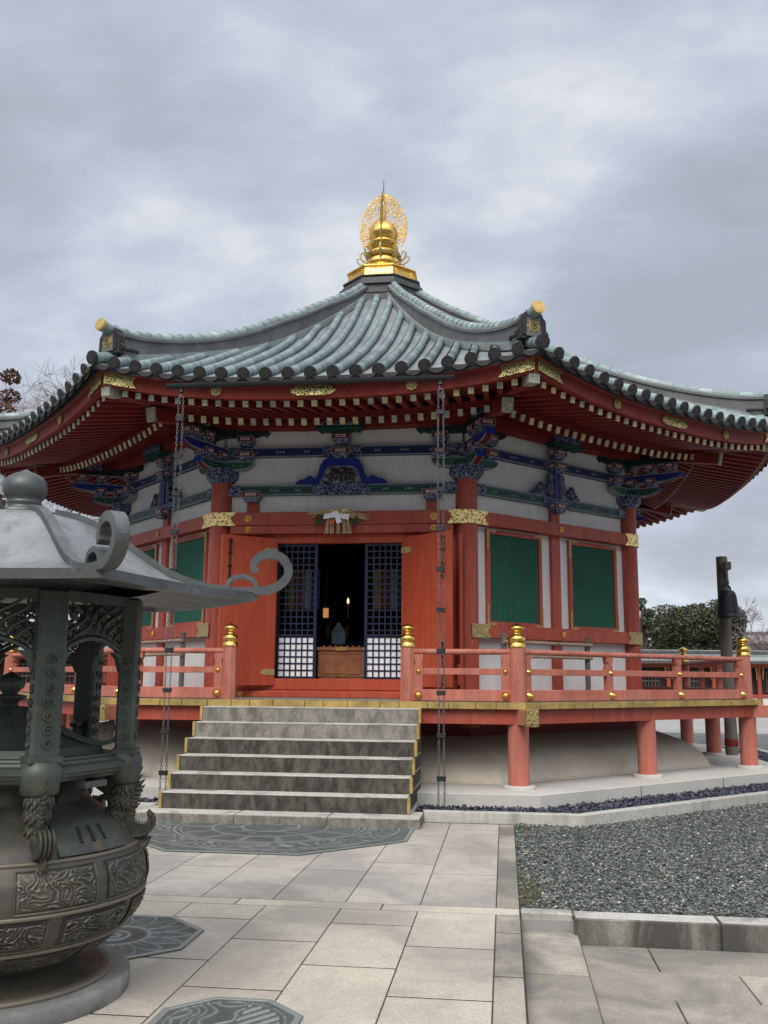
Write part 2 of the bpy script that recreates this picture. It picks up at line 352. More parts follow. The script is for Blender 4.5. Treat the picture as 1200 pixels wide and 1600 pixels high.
# ------------------------------------------------------------------ mesh helpers
class MB:
    def __init__(s): s.v = []; s.f = []; s.mi = []; s.sm = []
    def add(s, vs, fs, mi=0, sm=False):
        o = len(s.v); s.v += [tuple(v) for v in vs]
        for f in fs:
            s.f.append([o+i for i in f]); s.mi.append(mi); s.sm.append(sm)
        return s
    def box(s, c, d, rot=None, bev=0.0, mi=0):
        x, y, z = d[0]/2, d[1]/2, d[2]/2
        if bev <= 0:
            vs = [(a*x, b*y, e_*z) for a in (-1, 1) for b in (-1, 1) for e_ in (-1, 1)]
            fs = [(0, 1, 3, 2), (4, 6, 7, 5), (0, 4, 5, 1), (2, 3, 7, 6), (0, 2, 6, 4), (1, 5, 7, 3)]
        else:
            bm = bmesh.new(); bmesh.ops.create_cube(bm, size=1)
            for v in bm.verts: v.co = Vector((v.co.x*2*x, v.co.y*2*y, v.co.z*2*z))
            bmesh.ops.bevel(bm, geom=bm.edges[:], offset=bev, segments=1, affect='EDGES')
            bm.verts.index_update(); vs = [v.co[:] for v in bm.verts]; fs = [[v.index for v in f.verts] for f in bm.faces]; bm.free()
        M3 = rot if rot is not None else Matrix.Identity(3)
        c = Vector(c); return s.add([M3 @ Vector(v) + c for v in vs], fs, mi)
    def bar(s, a, b, w_, h, up=(0, 0, 1), bev=0, mi=0):
        a, b = Vector(a), Vector(b); y = (b-a).normalized(); x = y.cross(Vector(up)).normalized(); z = x.cross(y)
        return s.box((a+b)/2, (w_, (b-a).length, h), Matrix((x, y, z)).transposed(), bev, mi)
    def tube(s, pts, r, n=10, mi=0, cap=True, sm=True, closed=False):
        pts = [Vector(p) for p in pts]; rs = r if isinstance(r, (list, tuple)) else [r]*len(pts)
        vs = []; ref = None
        for i, p in enumerate(pts):
            t = (pts[min(i+1, len(pts)-1)] - pts[max(i-1, 0)])
            if t.length < 1e-9: t = Vector((0, 0, 1))
            t.normalize()
            if ref is None: ref = Vector((0, 0, 1)) if abs(t.z) < .9 else Vector((1, 0, 0))
            x = t.cross(ref).normalized(); y = x.cross(t); ref = y
            for k in range(n):
                a = 2*PI*k/n; vs.append(p + (x*math.cos(a) + y*math.sin(a))*rs[i])
        fs = []
        for i in range(len(pts)-1):
            for k in range(n): fs.append((i*n+k, i*n+(k+1) % n, (i+1)*n+(k+1) % n, (i+1)*n+k))
        s.add(vs, fs, mi, sm)
        if cap:
            s.add(vs[:n], [tuple(range(n-1, -1, -1))], mi); s.add(vs[-n:], [tuple(range(n))], mi)
        return s
    def lathe(s, prof, c=(0, 0, 0), n=24, mi=0, sm=True, rot=None, off=0.0):
        vs = []; fs = []; c = Vector(c)
        for r, z in prof:
            for k in range(n):
                a = 2*PI*k/n+off; v = Vector((r*math.cos(a), r*math.sin(a), z)); vs.append((rot @ v if rot else v) + c)
        for i in range(len(prof)-1):
            for k in range(n): fs.append((i*n+k, i*n+(k+1) % n, (i+1)*n+(k+1) % n, (i+1)*n+k))
        s.add(vs, fs, mi, sm)
        m_ = len(prof)-1
        if prof[0][0] > 1e-4: s.add(vs[:n], [tuple(range(n-1, -1, -1))], mi)
        if prof[-1][0] > 1e-4: s.add(vs[m_*n:], [tuple(range(n))], mi)
        return s
    def prism(s, poly, o, ux, uy, th, mi=0, side_mi=None, holes=None):
        """poly in (ux,uy) at origin o, extruded th along ux x uy (centred)"""
        o, ux, uy = Vector(o), Vector(ux), Vector(uy); n = ux.cross(uy).normalized(); k = len(poly)
        a = [o+ux*p[0]+uy*p[1]+n*th/2 for p in poly]; b = [v-n*th for v in a]
        from mathutils.geometry import tessellate_polygon
        tri = tessellate_polygon([[Vector((p[0], p[1], 0)) for p in poly]])
        area = sum(poly[i][0]*poly[(i+1) % k][1]-poly[(i+1) % k][0]*poly[i][1] for i in range(k))
        fs = []
        for t in tri:
            A, B, C = [poly[i] for i in t]
            cr_ = (B[0]-A[0])*(C[1]-A[1])-(B[1]-A[1])*(C[0]-A[0])
            t = tuple(t) if cr_ > 0 else tuple(reversed(t)); fs.append(t)
        s.add(a, fs, mi); s.add(b, [tuple(reversed(f)) for f in fs], mi)
        sd_ = [((i+1) % k, i, i+k, (i+1) % k+k) if area > 0 else (i, (i+1) % k, (i+1) % k+k, i+k) for i in range(k)]
        s.add(a+b, sd_, mi if side_mi is None else side_mi); return s
    def grid(s, fn, nu, nv, mi=0, sm=True):
        vs = [fn(i/nu, j/nv) for i in range(nu+1) for j in range(nv+1)]
        fs = [(i*(nv+1)+j, (i+1)*(nv+1)+j, (i+1)*(nv+1)+j+1, i*(nv+1)+j+1) for i in range(nu) for j in range(nv)]
        return s.add(vs, fs, mi, sm)
    def mesh(s, name, mats):
        me = bpy.data.meshes.new(name); me.from_pydata(s.v, [], s.f)
        for mt in (mats if isinstance(mats, (list, tuple)) else [mats]): me.materials.append(M[mt] if isinstance(mt, str) else mt)
        me.polygons.foreach_set('material_index', s.mi); me.polygons.foreach_set('use_smooth', s.sm); me.update(); return me
def part(name, mb, mats, parent=None, label=None, rz=0.0, loc=None):
    me = mb.mesh(name, mats) if isinstance(mb, MB) else mb
    o = bpy.data.objects.new(name, me); COL.objects.link(o)
    if parent is not None: o.parent = parent
    if rz: o.rotation_euler.z = rz
    if loc is not None: o.location = loc
    if label: o['label'] = label
    return o
def tag(o, label, cat, group=None, kind=None):
    if label: o['label'] = label
    if cat: o['category'] = cat
    if group: o['group'] = group
    if kind: o['kind'] = kind
    return o
def thing(name, label, cat, loc=(0, 0, 0), rz=0.0, group=None):
    o = bpy.data.objects.new(name, None); COL.objects.link(o); o.empty_display_size = .2
    o.location = loc; o.rotation_euler.z = rz; return tag(o, label, cat, group)
def struct(name, mb, mats, kind='structure'):
    o = part(name, mb, mats); o['kind'] = kind; return o
def dup(o, parent=None, rz=None, loc=None):
    c = o.copy(); COL.objects.link(c)
    if parent is not None: c.parent = parent
    if rz is not None: c.rotation_euler.z = rz
    if loc is not None: c.location = loc
    for ch in list(o.children):
        dup(ch, c)
    return c
T8 = math.tan(PI/8)
Q = PI/4
def spin(o, ks, off=0.0):
    """copies of a face (or corner) part turned to the other faces"""
    return [dup(o, o.parent, k*Q+off) for k in ks]
def oct_piece(prof, lift=None, n=1, mb=None, mi=0, t0=-1, t1=1, caps=True, sm=False):
    """closed profile [(apothem, z)] swept along one face, mitred to the corners"""
    mb = mb or MB(); k = len(prof); vs = []
    for i in range(n+1):
        t = t0+(t1-t0)*i/n
        for a, z in prof:
            x_ = t*a*T8; vs.append((x_, -a, z+(lift(a, x_) if lift else 0)))
    fs = [(i*k+j, i*k+(j+1) % k, (i+1)*k+(j+1) % k, (i+1)*k+j) for i in range(n) for j in range(k)]
    mb.add(vs, fs, mi, sm)
    if caps: mb.add(vs[:k], [tuple(range(k-1, -1, -1))], mi); mb.add(vs[-k:], [tuple(range(k))], mi)
    return mb
def rect(a0, a1, z0, z1): return [(a1, z0), (a1, z1), (a0, z1), (a0, z0)][::-1]
def octring(parent, name, prof, mat_, ks=range(8), lift=None, n=1, label=None, mi=0):
    o = part(name, oct_piece(prof, lift, n), mat_, parent, label); ks = list(ks)
    o.rotation_euler.z = ks[0]*Q
    return [o]+spin(o, ks[1:])

# ------------------------------------------------------------------ ground, paving, kerbs, gravel
LOWZ = -.15
g = MB()
g.add([(-400, -11.9, -.03), (400, -11.9, -.03), (400, 500, -.03), (-400, 500, -.03)], [(0, 1, 2, 3)])
g.add([(-400, -11.9, -.03), (400, -11.9, -.03), (400, -11.9, LOWZ-.02), (-400, -11.9, LOWZ-.02)], [(0, 3, 2, 1)])
g.add([(-400, -11.9, LOWZ-.02), (400, -11.9, LOWZ-.02), (400, -300, LOWZ-.02), (-400, -300, LOWZ-.02)], [(0, 3, 2, 1)], 1)  # out-of-view ground made dark gravel to cut bounce light under the eaves
struct('ground', g, ['ground', 'gravel_bed'])
gb = MB(); gb.add([(-17, -11.85, -.012), (17, -11.85, -.012), (17, 11.5, -.012), (-17, 11.5, -.012)], [(0, 1, 2, 3)])
struct('gravel_bed', gb, 'gravel_bed')
def slabs(mb, x0, x1, ys, z, th, gap=.0035, mi=0, bev=.0025):
    for a, b in zip(ys[:-1], ys[1:]):
        mb.box(((x0+x1)/2, (a+b)/2, z-th/2), (x1-x0-gap*2, abs(b-a)-gap*5.6, th), None, bev, mi)
pv = MB()
jt = MB(); jt.box((0, -11.5, -.0875), (5.05, 15.2, .17)); struct('paving_bed', jt, 'joint')
xs = [-2.36+i*.5244 for i in range(10)]
offu = [-10.3, -10.75]; 
for i in range(9):
    j = i % 2
    slabs(pv, xs[i], xs[i+1], [-18.2+(-.45 if j else 0)] + [-12.77-.9*q if j == 0 else -12.32-.9*q for q in range(5, -1, -1)] + [-11.93], 0.0, .06)
    slabs(pv, xs[i], xs[i+1], [-11.75, -10.66 if j == 0 else -10.28, -8.95 if j == 0 else -9.4, -7.95], 0.0, .06, mi=2)
for s in (-1, 1):
    a, b = sorted((s*2.36, s*2.52)); slabs(pv, a, b, [-18.1, -17.0, -15.8, -14.5, -13.27, -12.39, -11.93], 0, .06, mi=1)
    slabs(pv, a, b, [-11.75, -10.3, -9.1, -7.95], 0, .06, mi=1)
xb = [-2.52, -1.9, -.4, .56, 1.58, 2.52]
for a, b in zip(xb[:-1], xb[1:]): pv.box(((a+b)/2, -11.84, -.03), (b-a-.006, .173, .06), None, .004, 0)
struct('paving', pv, ['paving', 'paving_dark', 'paving_grey'])
lp = MB()
for s in (-1, 1):
    a, b = sorted((s*2.527, s*2.895)); slabs(lp, a, b, [-18, -15.5, -14.1, -12.84, -11.89], LOWZ+.05, .2)
row = -12.005; k = 0
while row > -19:
    y1 = row-.508
    for s in (-1, 1):
        x0 = 2.9 + (0 if k % 2 else -.0); edges = [2.903]
        xx = 3.33 if k % 2 == 0 else 3.777
        if k % 2: edges = [2.903]
        while xx < 7.5: edges.append(xx); xx += .9
        for a, b in zip(edges[:-1], edges[1:]):
            lo, hi = sorted((s*a, s*b)); lp.box(((lo+hi)/2, (row+y1)/2, LOWZ-.03), (hi-lo-.009, .494, .06), None, .004)
    row = y1; k += 1
struct('lower_paving', lp, 'paving_dark')
kb = MB()
for s in (-1, 1):
    a, b = sorted((s*2.526, s*2.868)); kb.box(((a+b)/2, -11.82, -.04), (b-a-.004, .125, .10), None, .006)
    for a, b in [(2.872, 3.80), (3.804, 4.72), (4.724, 5.64), (5.644, 6.56), (6.564, 7.5), (7.504, 8.4), (8.404, 9.3), (9.304, 10.2), (10.204, 11.1)]:
        lo, hi = sorted((s*a, s*b)); kb.box(((lo+hi)/2, -11.87, -.10), (hi-lo, .205, .21), None, .008, 1); kb.box(((lo+hi)/2, -11.87, .0045), (hi-lo-.02, .185, .004), None, 0, 0)
struct('kerb', kb, ['kerb', 'kerb_dark'])
ok = MB()
for k in range(8):
    cuts = [-1, -.34, .34, 1]
    if k == 0: segs = [(-1, -.47), (.47, 1)]
    else: segs = list(zip(cuts[:-1], cuts[1:]))
    for a, b in segs:
        m2 = MB(); oct_piece([(7.76, -.1), (7.90, -.1), (7.90, .105), (7.895, .11), (7.765, .11), (7.76, .105)], mb=m2, t0=a+(.0012 if a > -1 else 0), t1=b-(.0012 if b < 1 else 0))
        rz = Matrix.Rotation(k*Q, 3, 'Z'); ok.add([rz @ Vector(v) for v in m2.v], m2.f)
struct('octagonal_kerb', ok, 'kerb')

def stone_field(name, pts, sizes, mat_, flat=.55, seed=1):
    r = np.random.default_rng(seed); n = len(pts)
    base = np.array([(1, 0, 0), (0, 1, 0), (-1, 0, 0), (0, -1, 0), (0, 0, 1), (0, 0, -1)], float)
    jit = base[None] * r.uniform(.6, 1.15, (n, 6, 1)) + r.normal(0, .13, (n, 6, 3))
    sc = sizes[:, None]*np.stack([r.uniform(.75, 1.35, n), r.uniform(.5, .95, n), r.uniform(flat*.6, flat*1.3, n)], 1)
    v = jit*sc[:, None, :]
    th = r.uniform(0, 2*PI, n); tx = r.normal(0, .35, n)
    cx, sx = np.cos(tx), np.sin(tx)
    y, z = v[..., 1]*cx[:, None]-v[..., 2]*sx[:, None], v[..., 1]*sx[:, None]+v[..., 2]*cx[:, None]
    x = v[..., 0]; ct, st = np.cos(th)[:, None], np.sin(th)[:, None]
    v = np.stack([x*ct-y*st, x*st+y*ct, z], -1) + pts[:, None, :]
    tri = np.array([(0, 1, 4), (1, 2, 4), (2, 3, 4), (3, 0, 4), (1, 0, 5), (2, 1, 5), (3, 2, 5), (0, 3, 5)])
    f = (tri[None]+(np.arange(n)*6)[:, None, None]).reshape(-1, 3)
    me = bpy.data.meshes.new(name); me.vertices.add(n*6); me.vertices.foreach_set('co', v.reshape(-1).astype(np.float32))
    me.loops.add(len(f)*3); me.loops.foreach_set('vertex_index', f.reshape(-1).astype(np.int32))
    me.polygons.add(len(f)); me.polygons.foreach_set('loop_start', np.arange(0, len(f)*3, 3, dtype=np.int32))
    me.update(calc_edges=True); me.materials.append(M[mat_])
    o = bpy.data.objects.new(name, me); COL.objects.link(o); o['kind'] = 'stuff'; return o
def oct_ap(x, y):
    return np.max([x*math.cos(k*Q)+y*math.sin(k*Q) for k in range(8)], axis=0)
n = 78000
X = rng.uniform(2.53, 11.5, n); t = rng.beta(1.0, 1.35, n); Y = -11.74+t*8.5
ok_ = (oct_ap(X, Y) > 7.93) & (X < 4.6+(Y+11.8)*1.0+1.2)
P = np.stack([X, Y, rng.uniform(-.004, .012, n)], 1)[ok_]
stone_field('gravel', P, rng.uniform(.009, .023, len(P)), 'gravel', .5, 2)
n = 16000
X = rng.uniform(-9, -2.53, n); Y = rng.uniform(-11.7, -4, n); ok_ = (oct_ap(X, Y) > 7.93)
P = np.stack([X, Y, rng.uniform(-.004, .012, n)], 1)[ok_]
stone_field('gravel', P, rng.uniform(.012, .026, len(P)), 'gravel', .5, 3)
n = 90000
X = rng.uniform(-8.3, 8.3, n); Y = rng.uniform(-8.3, 2.5, n); a_ = oct_ap(X, Y); ok_ = (a_ > 6.89) & (a_ < 7.75)
P = np.stack([X, Y, rng.uniform(.028, .062, n)], 1)[ok_]
stone_field('slate_pebbles', P, rng.uniform(.016, .038, len(P)), 'pebble', .6, 4)
pb = MB()
for k in range(8):
    m2 = oct_piece(rect(6.8, 7.76, -.02, .03)); rz = Matrix.Rotation(k*Q, 3, 'Z'); pb.add([rz @ Vector(v) for v in m2.v], m2.f)
struct('pebble_bed', pb, 'black')

# ------------------------------------------------------------------ the hall
H = thing('octagonal_hall', 'octagonal vermilion temple hall with patina tiled roof and gold finial', 'temple hall')
AW = 4.6; RC = AW/math.cos(PI/8)
FACES = [0, 1, -1, 2, -2, 3, -3, 4]
VIS = [0, 1, -1]
# stone base, mound and posts
o = octring(H, 'stone_platform', [(4.5, 0), (6.87, 0), (6.87, .183), (6.862, .19), (4.5, .19)], 'granite_top', FACES)
for k, s_ in [(kk, s__) for kk in (1, -1, 0) for s__ in (-.33, .33)]:   # joints in the platform's face
    j = MB().box((s_*2.85, -6.872, .09), (.006, .006, .178)); part('joint', j, 'joint', H, rz=k*Q)
mp_ = []
_c = [(5.72, .20), (5.70, .26), (5.66, .33), (5.58, .42), (5.45, .53), (5.25, .62), (4.95, .695), (4.65, .745), (4.3, .76)]
mp_ = [_c[0]]
for (a0, z0), (a1, z1) in zip(_c[:-1], _c[1:]): mp_ += [(a0*.75+a1*.25, z0*.75+z1*.25), (a0*.25+a1*.75, z0*.25+z1*.75)]
mp_.append(_c[-1])
def mound_piece():
    mb = MB(); vs = []; n = 1; k = len(mp_)
    for t in (-1, 1):
        vs += [(t*a*T8, -a, z) for a, z in mp_]
    mb.add(vs, [(j, j+1, k+j+1, k+j) for j in range(k-1)], 0, True)
    oct_piece([(5.5, .19), (5.77, .19), (5.77, .206), (5.5, .206)], mb=mb)
    return mb
o = part('plaster_mound', mound_piece(), 'mound', H); spin(o, FACES[1:])
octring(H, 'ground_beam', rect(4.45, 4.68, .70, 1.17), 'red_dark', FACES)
# veranda
octring(H, 'deck_beam', rect(6.26, 6.41, .985, 1.168), 'red', FACES)
octring(H, 'deck_floor', rect(4.5, 6.47, 1.172, 1.2555), 'deckwood', FACES)
def deck_edge():
    mb = MB(); n = 17; r = random.Random(3); cuts = [-1] + sorted(-1+2*(i+r.uniform(-.2, .2))/n for i in range(1, n)) + [1]
    for a, b in zip(cuts[:-1], cuts[1:]):
        d_ = r.uniform(0, .004); oct_piece(rect(6.471, 6.492+d_, 1.174, 1.2575), mb=mb, t0=a+(.0022 if a > -1 else 0), t1=b-(.0022 if b < 1 else 0))
    return mb
o = part('deck_edge', deck_edge(), 'ochre', H); spin(o, FACES[1:])
AR = 6.281; RR = AR/math.cos(PI/8)
pst = MB().lathe([(.133, .235), (.133, 1.0), (.12, 1.17)], (0, 0, 0), 28); psb = MB().lathe([(.205, .188), (.205, .228), (.198, .236), (0, .236)], (0, 0, 0), 28)
pm, bmh = pst.mesh('veranda_post', ['red_faded']), psb.mesh('base_stone', ['granite_top'])
def at_face(k, s_, a): 
    an = k*Q; return Vector((s_*math.cos(an)+a*math.sin(an), s_*math.sin(an)-a*math.cos(an), 0))
def at_corner(k, r):   # corner k is between face k and face k+1
    an = -PI/2+PI/8+k*Q; return Vector((r*math.cos(an), r*math.sin(an), 0))
for k in FACES:
    for P_ in ([at_corner(k, RR)] + ([at_face(k, 0, AR)] if k != 0 else [at_face(0, -.9, AR), at_face(0, .9, AR)])):
        o = part('veranda_post', pm, 'x', H, loc=P_); part('base_stone', bmh, 'x', o)
def corner_beam_end():
    mb = MB(); mb.box((0, -6.95, 1.075), (.145, .50, .19), None, .006, 0); return mb
o = part('corner_beam', corner_beam_end(), 'red_faded', H, rz=PI/8)
cap = MB(); cap.box((0, -7.22, 1.075), (.16, .08, .21), None, .004, 0); cap.box((0, -7.265, 1.075), (.11, .012, .15), None, .003, 0)
part('end_cap', cap, 'gilt_old', o); spin(o, range(1, 8), PI/8)
# railings
def ogive(mb, c, r, mi=0):   # onion finial on its collar
    z = 0
    mb.lathe([(r*1.08, 0), (r*1.08, .052), (r*1.03, .056), (r*1.03, .060), (r*1.08, .064), (r*1.08, .118), (r*1.02, .135), (r*.86, .155), (r*.62, .165), (r*.5, .172), (r*.46, .190), (r*.52, .203),
              (r*.78, .213), (r*.95, .232), (r*.98, .25), (r*.86, .272), (r*.55, .290), (r*.2, .303), (0, .318)], c, 28, mi)
npost = MB().lathe([(.108, 1.25), (.103, 1.953)], (0, 0, 0), 24).mesh('newel_post', ['red_faded'])
_m = MB(); ogive(_m, (0, 0, 1.945), .102); nfin = _m.mesh('onion_finial', ['gold'])
sqp = MB(); sqp.lathe([(.100, 1.25), (.094, 1.953)], (0, 0, 0), 8, off=PI/8, sm=False); sqm = sqp.mesh('newel_post', ['red_faded'])
_m = MB(); ogive(_m, (0, 0, 1.945), .090); sfin = _m.mesh('onion_finial', ['gold'])
for k in FACES:
    o = part('newel_post', npost, 'x', H, loc=at_corner(k, RR)); part('onion_finial', nfin, 'x', o)
for s_ in (-1.19, 1.19):
    o = part('newel_post', sqm, 'x', H, loc=(s_, -AR, 0)); part('onion_finial', sfin, 'x', o)
def rail(s0, s1, kind):
    mb = MB()
    if kind == 'top': mb.tube([(s0, -AR, 1.890), (s1, -AR, 1.890)], .037, 14)
    if kind == 'mid': mb.box(((s0+s1)/2, -AR, 1.638), (s1-s0, .062, .082), None, .004)
    if kind == 'low':
        mb.box(((s0+s1)/2, -AR, 1.338), (s1-s0, .105, .142), None, .005)
        n_ = max(1, round((s1-s0)/1.2))
    return mb
def tsuka():
    mb = MB(); z = [(.052, 1.408), (.052, 1.70), (.045, 1.735), (.040, 1.76), (.052, 1.782), (.060, 1.80), (.060, 1.858)]
    poly = [(a, b) for a, b in z] + [(-a, b) for a, b in reversed(z)]
    mb.prism(poly, (0, 0, 0), (1, 0, 0), (0, 0, 1), .085); return mb
tsm = tsuka().mesh('railing_strut', ['red_faded'])
def stud(r): 
    mb = MB(); mb.lathe([(r*1.15, 0), (r*1.15, r*.18), (r*.95, r*.3), (r*.85, r*.62), (r*.55, r*.9), (r*.22, r*1.0), (r*.18, r*1.2), (0, r*1.25)], (0, 0, 0), 18, rot=Matrix.Rotation(PI/2, 3, 'X')); return mb
studs = {r: stud(r).mesh('gilt_stud', ['gold']) for r in (.030, .047, .036, .026)}
tsp = {}
for k in FACES:
    hs = AR*T8
    spans = [(-hs, -1.19), (1.19, hs)] if k == 0 else [(-hs, hs)]
    st = [-2.45, -1.335, 1.335, 2.45] if k == 0 else [-2.44, -.80, .80, 2.44]
    for kind, nm in (('top', 'handrail'), ('mid', 'middle_rail'), ('low', 'bottom_rail')):
        for a, b in spans: part(nm, rail(a, b, kind), 'red_faded', H, rz=k*Q)
    for s_ in st:
        P_ = at_face(k, s_, AR); o = part('railing_strut', tsm, 'x', H, loc=P_, rz=k*Q)
        if k in (0, 1, -1, 2, -2):
            q = part('gilt_stud', studs[.030], 'x', o, loc=(0, -.043, 1.638)); q = part('gilt_stud', studs[.047], 'x', o, loc=(0, -.053, 1.335))
            if k in (0,) and abs(s_) < 2 or k: 
                if abs(s_) < 2: part('rail_clasp', MB().box((0, 0, 1.925), (.13, .05, .006)), 'gold_dull', o)

# columns and walls
colm = MB().lathe([(.165, .85), (.165, 4.505)], (0, 0, 0), 32).mesh('column', ['red'])
for k in FACES: part('column', colm, 'x', H, loc=at_corner(k, RC))
wl = octring(H, 'plaster_wall', rect(4.46, 4.60, 1.2, 5.5), 'plaster', FACES[1:])
fw = MB(); hs = AW*T8
fw.box((0, -4.54, 4.7), (3.70, .12, 1.6)); part('plaster_wall', fw, 'plaster', H)
for s_ in (-1, 1): part('side_board', MB().box((s_*1.42, -4.54, 2.5), (.86, .10, 2.7), None, .004), 'red', H)
octring(H, 'sill_beam', rect(4.45, 4.82, 1.252, 1.36), 'red', FACES)
octring(H, 'head_beam', [(4.45, 3.83), (4.77, 3.83), (4.775, 3.835), (4.775, 4.025), (4.77, 4.03), (4.45, 4.03)], 'red', FACES)
octring(H, 'waist_beam', [(4.45, 2.145), (4.77, 2.145), (4.775, 2.15), (4.775, 2.335), (4.77, 2.34), (4.45, 2.34)], 'red', FACES[1:])
ds = MB(); ds.box((0, -4.66, 1.445), (3.5, .24, .165), None, .01); ds.box((0, -4.80, 1.30), (3.6, .20, .09), None, .01); part('door_sill', ds, 'red_bright', H)
lb = MB(); lb.box((0, -4.62, 3.763), (3.42, .27, .126), None, .005); part('lower_head_beam', lb, 'red', H)
lt = MB(); lt.box((0, -4.58, 3.63), (2.3, .13, .135), None, .004); part('door_lintel', lt, 'red_bright', H)
for s_ in (-1, 1): part('door_jamb', MB().box((s_*1.02, -4.58, 2.54), (.075, .14, 2.05), None, .004), 'red_bright', H)
# struts in mid wall of the window faces
ms = MB(); ms.box((0, -4.60, 2.78), (.20, .12, 3.02), None, .005); o = part('middle_post', ms, 'red', H, rz=Q); spin(o, [-1, 2, -2])
def short(s_): return MB().box((s_, -4.60, 4.12), (.185, .12, .19), None, .004)
for s_ in (-1.39, 1.39): part('short_strut', short(s_), 'red', H)
# gilt bands round the columns where the beams cross
def corner_band(z0, z1, ext, a=4.781):
    mb = MB(); h = (z1-z0)
    for sg in (-1, 1):
        # faces right/left of corner built in the corner frame
        d = Vector((sg*math.cos(PI/8), math.sin(PI/8), 0)); o_ = Vector((0, -a/math.cos(PI/8), (z0+z1)/2))
        poly = [(0, -h/2), (ext+.06, -h/2), (ext-.02, 0), (ext+.06, h/2), (0, h/2)]
        if sg < 0: mb.prism([(p[0], p[1]) for p in poly], o_, d, (0, 0, 1), .008)
        else: mb.prism(poly, o_, d, (0, 0, 1), .008)
    return mb
o = part('gilt_band', corner_band(3.825, 4.035, .30), 'gilt_plate', H, rz=PI/8); spin(o, range(1, 8), PI/8)
def half_band(z0, z1, ext, sgs, a=4.781):
    mb = MB(); h = z1-z0
    for sg in sgs:
        d = Vector((sg*math.cos(PI/8), math.sin(PI/8), 0)); o_ = Vector((0, -a/math.cos(PI/8), (z0+z1)/2))
        mb.prism([(0, -h/2), (ext+.05, -h/2), (ext-.02, 0), (ext+.05, h/2), (0, h/2)], o_, d, (0, 0, 1), .008)
    return mb
part('gilt_band', half_band(2.14, 2.345, .34, (1,)), 'gilt_old', H, rz=PI/8)
part('gilt_band', half_band(2.14, 2.345, .34, (-1,)), 'gilt_old', H, rz=-PI/8)
for k in (1, -2): part('gilt_band', half_band(2.14, 2.345, .32, (-1, 1)), 'gilt_old', H, rz=PI/8+k*Q)
# flower studs
def flower(r):
    mb = MB(); poly = []
    for i in range(48):
        a = 2*PI*i/48; poly.append((r*(.86+.14*abs(math.cos(4*a)))*math.cos(a), r*(.86+.14*abs(math.cos(4*a)))*math.sin(a)))
    mb.prism(poly, (0, -.006, 0), (1, 0, 0), (0, 0, 1), .012)
    rx = Matrix.Rotation(PI/2, 3, 'X')
    for i in range(8):
        a = 2*PI*i/8; mb.lathe([(r*.24, 0), (r*.2, r*.12), (0, r*.2)], (r*.62*math.cos(a), -.012, r*.62*math.sin(a)), 8, rot=rx)
    mb.lathe([(r*.34, 0), (r*.28, r*.28), (r*.12, r*.4), (0, r*.42)], (0, -.012, 0), 14, rot=rx); return mb
fl1 = flower(.055).mesh('flower_stud', ['gold']); fl2 = flower(.046).mesh('flower_stud', ['gold']); fl3 = flower(.075).mesh('flower_boss', ['gold_dull'])
for s_ in (-1.42, 1.42):
    part('flower_stud', fl1, 'x', H, loc=(s_, -4.778, 3.93)); part('flower_stud', fl2, 'x', H, loc=(s_, -4.757, 3.765))
for k in (1, -1, 2, -2):
    for z in (3.93, 2.243): part('flower_stud', fl2, 'x', H, loc=at_face(k, 0, 4.778)+Vector((0, 0, z)), rz=k*Q)
for s_ in (-1.42, 1.42): part('flower_stud', fl2, 'x', H, loc=(s_, -4.902, 1.30))
# windows
def window(c):
    W_, z0, z1 = .605, 2.345, 3.80; fwid = .072
    f = MB()
    for s_ in (-1, 1): f.box((c+s_*(W_-fwid/2), -4.60, (z0+z1)/2), (fwid, .10, z1-z0), None, .004)
    f.box((c, -4.60, z1-.035), (2*(W_-fwid)-.004, .096, .065)); f.box((c, -4.60, z0+.03), (2*(W_-fwid)-.004, .096, .055))
    sl_ = MB(); n = 22; x0 = c-(W_-fwid); wd = 2*(W_-fwid)/n
    for i in range(n):
        xc = x0+wd*(i+.5); sl_.prism([(-wd*.40, 0), (wd*.40, 0), (.0, .024)], (xc, -4.612, (z0+z1)/2), (1, 0, 0), (0, -1, 0), z1-z0-.12)
    sl_.box((c, -4.603, (z0+z1)/2), (2*(W_-fwid), .02, z1-z0-.11), mi=1)
    gcs = []; y = -4.655
    for sx_ in (-1, 1):
        for zz, sz in ((z0+.005, 1), (z1-.005, -1)):
            gc = MB(); gcs.append(gc); gc.box((c+sx_*(W_-.012), y, zz+sz*.145), (.028, .01, .29)); gc.box((c+sx_*(W_-.105), y, zz+sz*.012), (.155, .01, .026))
    return f, sl_, gcs
wins = []
for c in (-.93, .93):
    f, sl_, gc = window(c)
    o = part('window', f, 'red', H, rz=Q); part('slat_shutter', sl_, ['green_slat', 'black'], o); [part('corner_fitting', g_, 'gold_dull', o) for g_ in gc]
    spin(o, [-1, 2, -2])
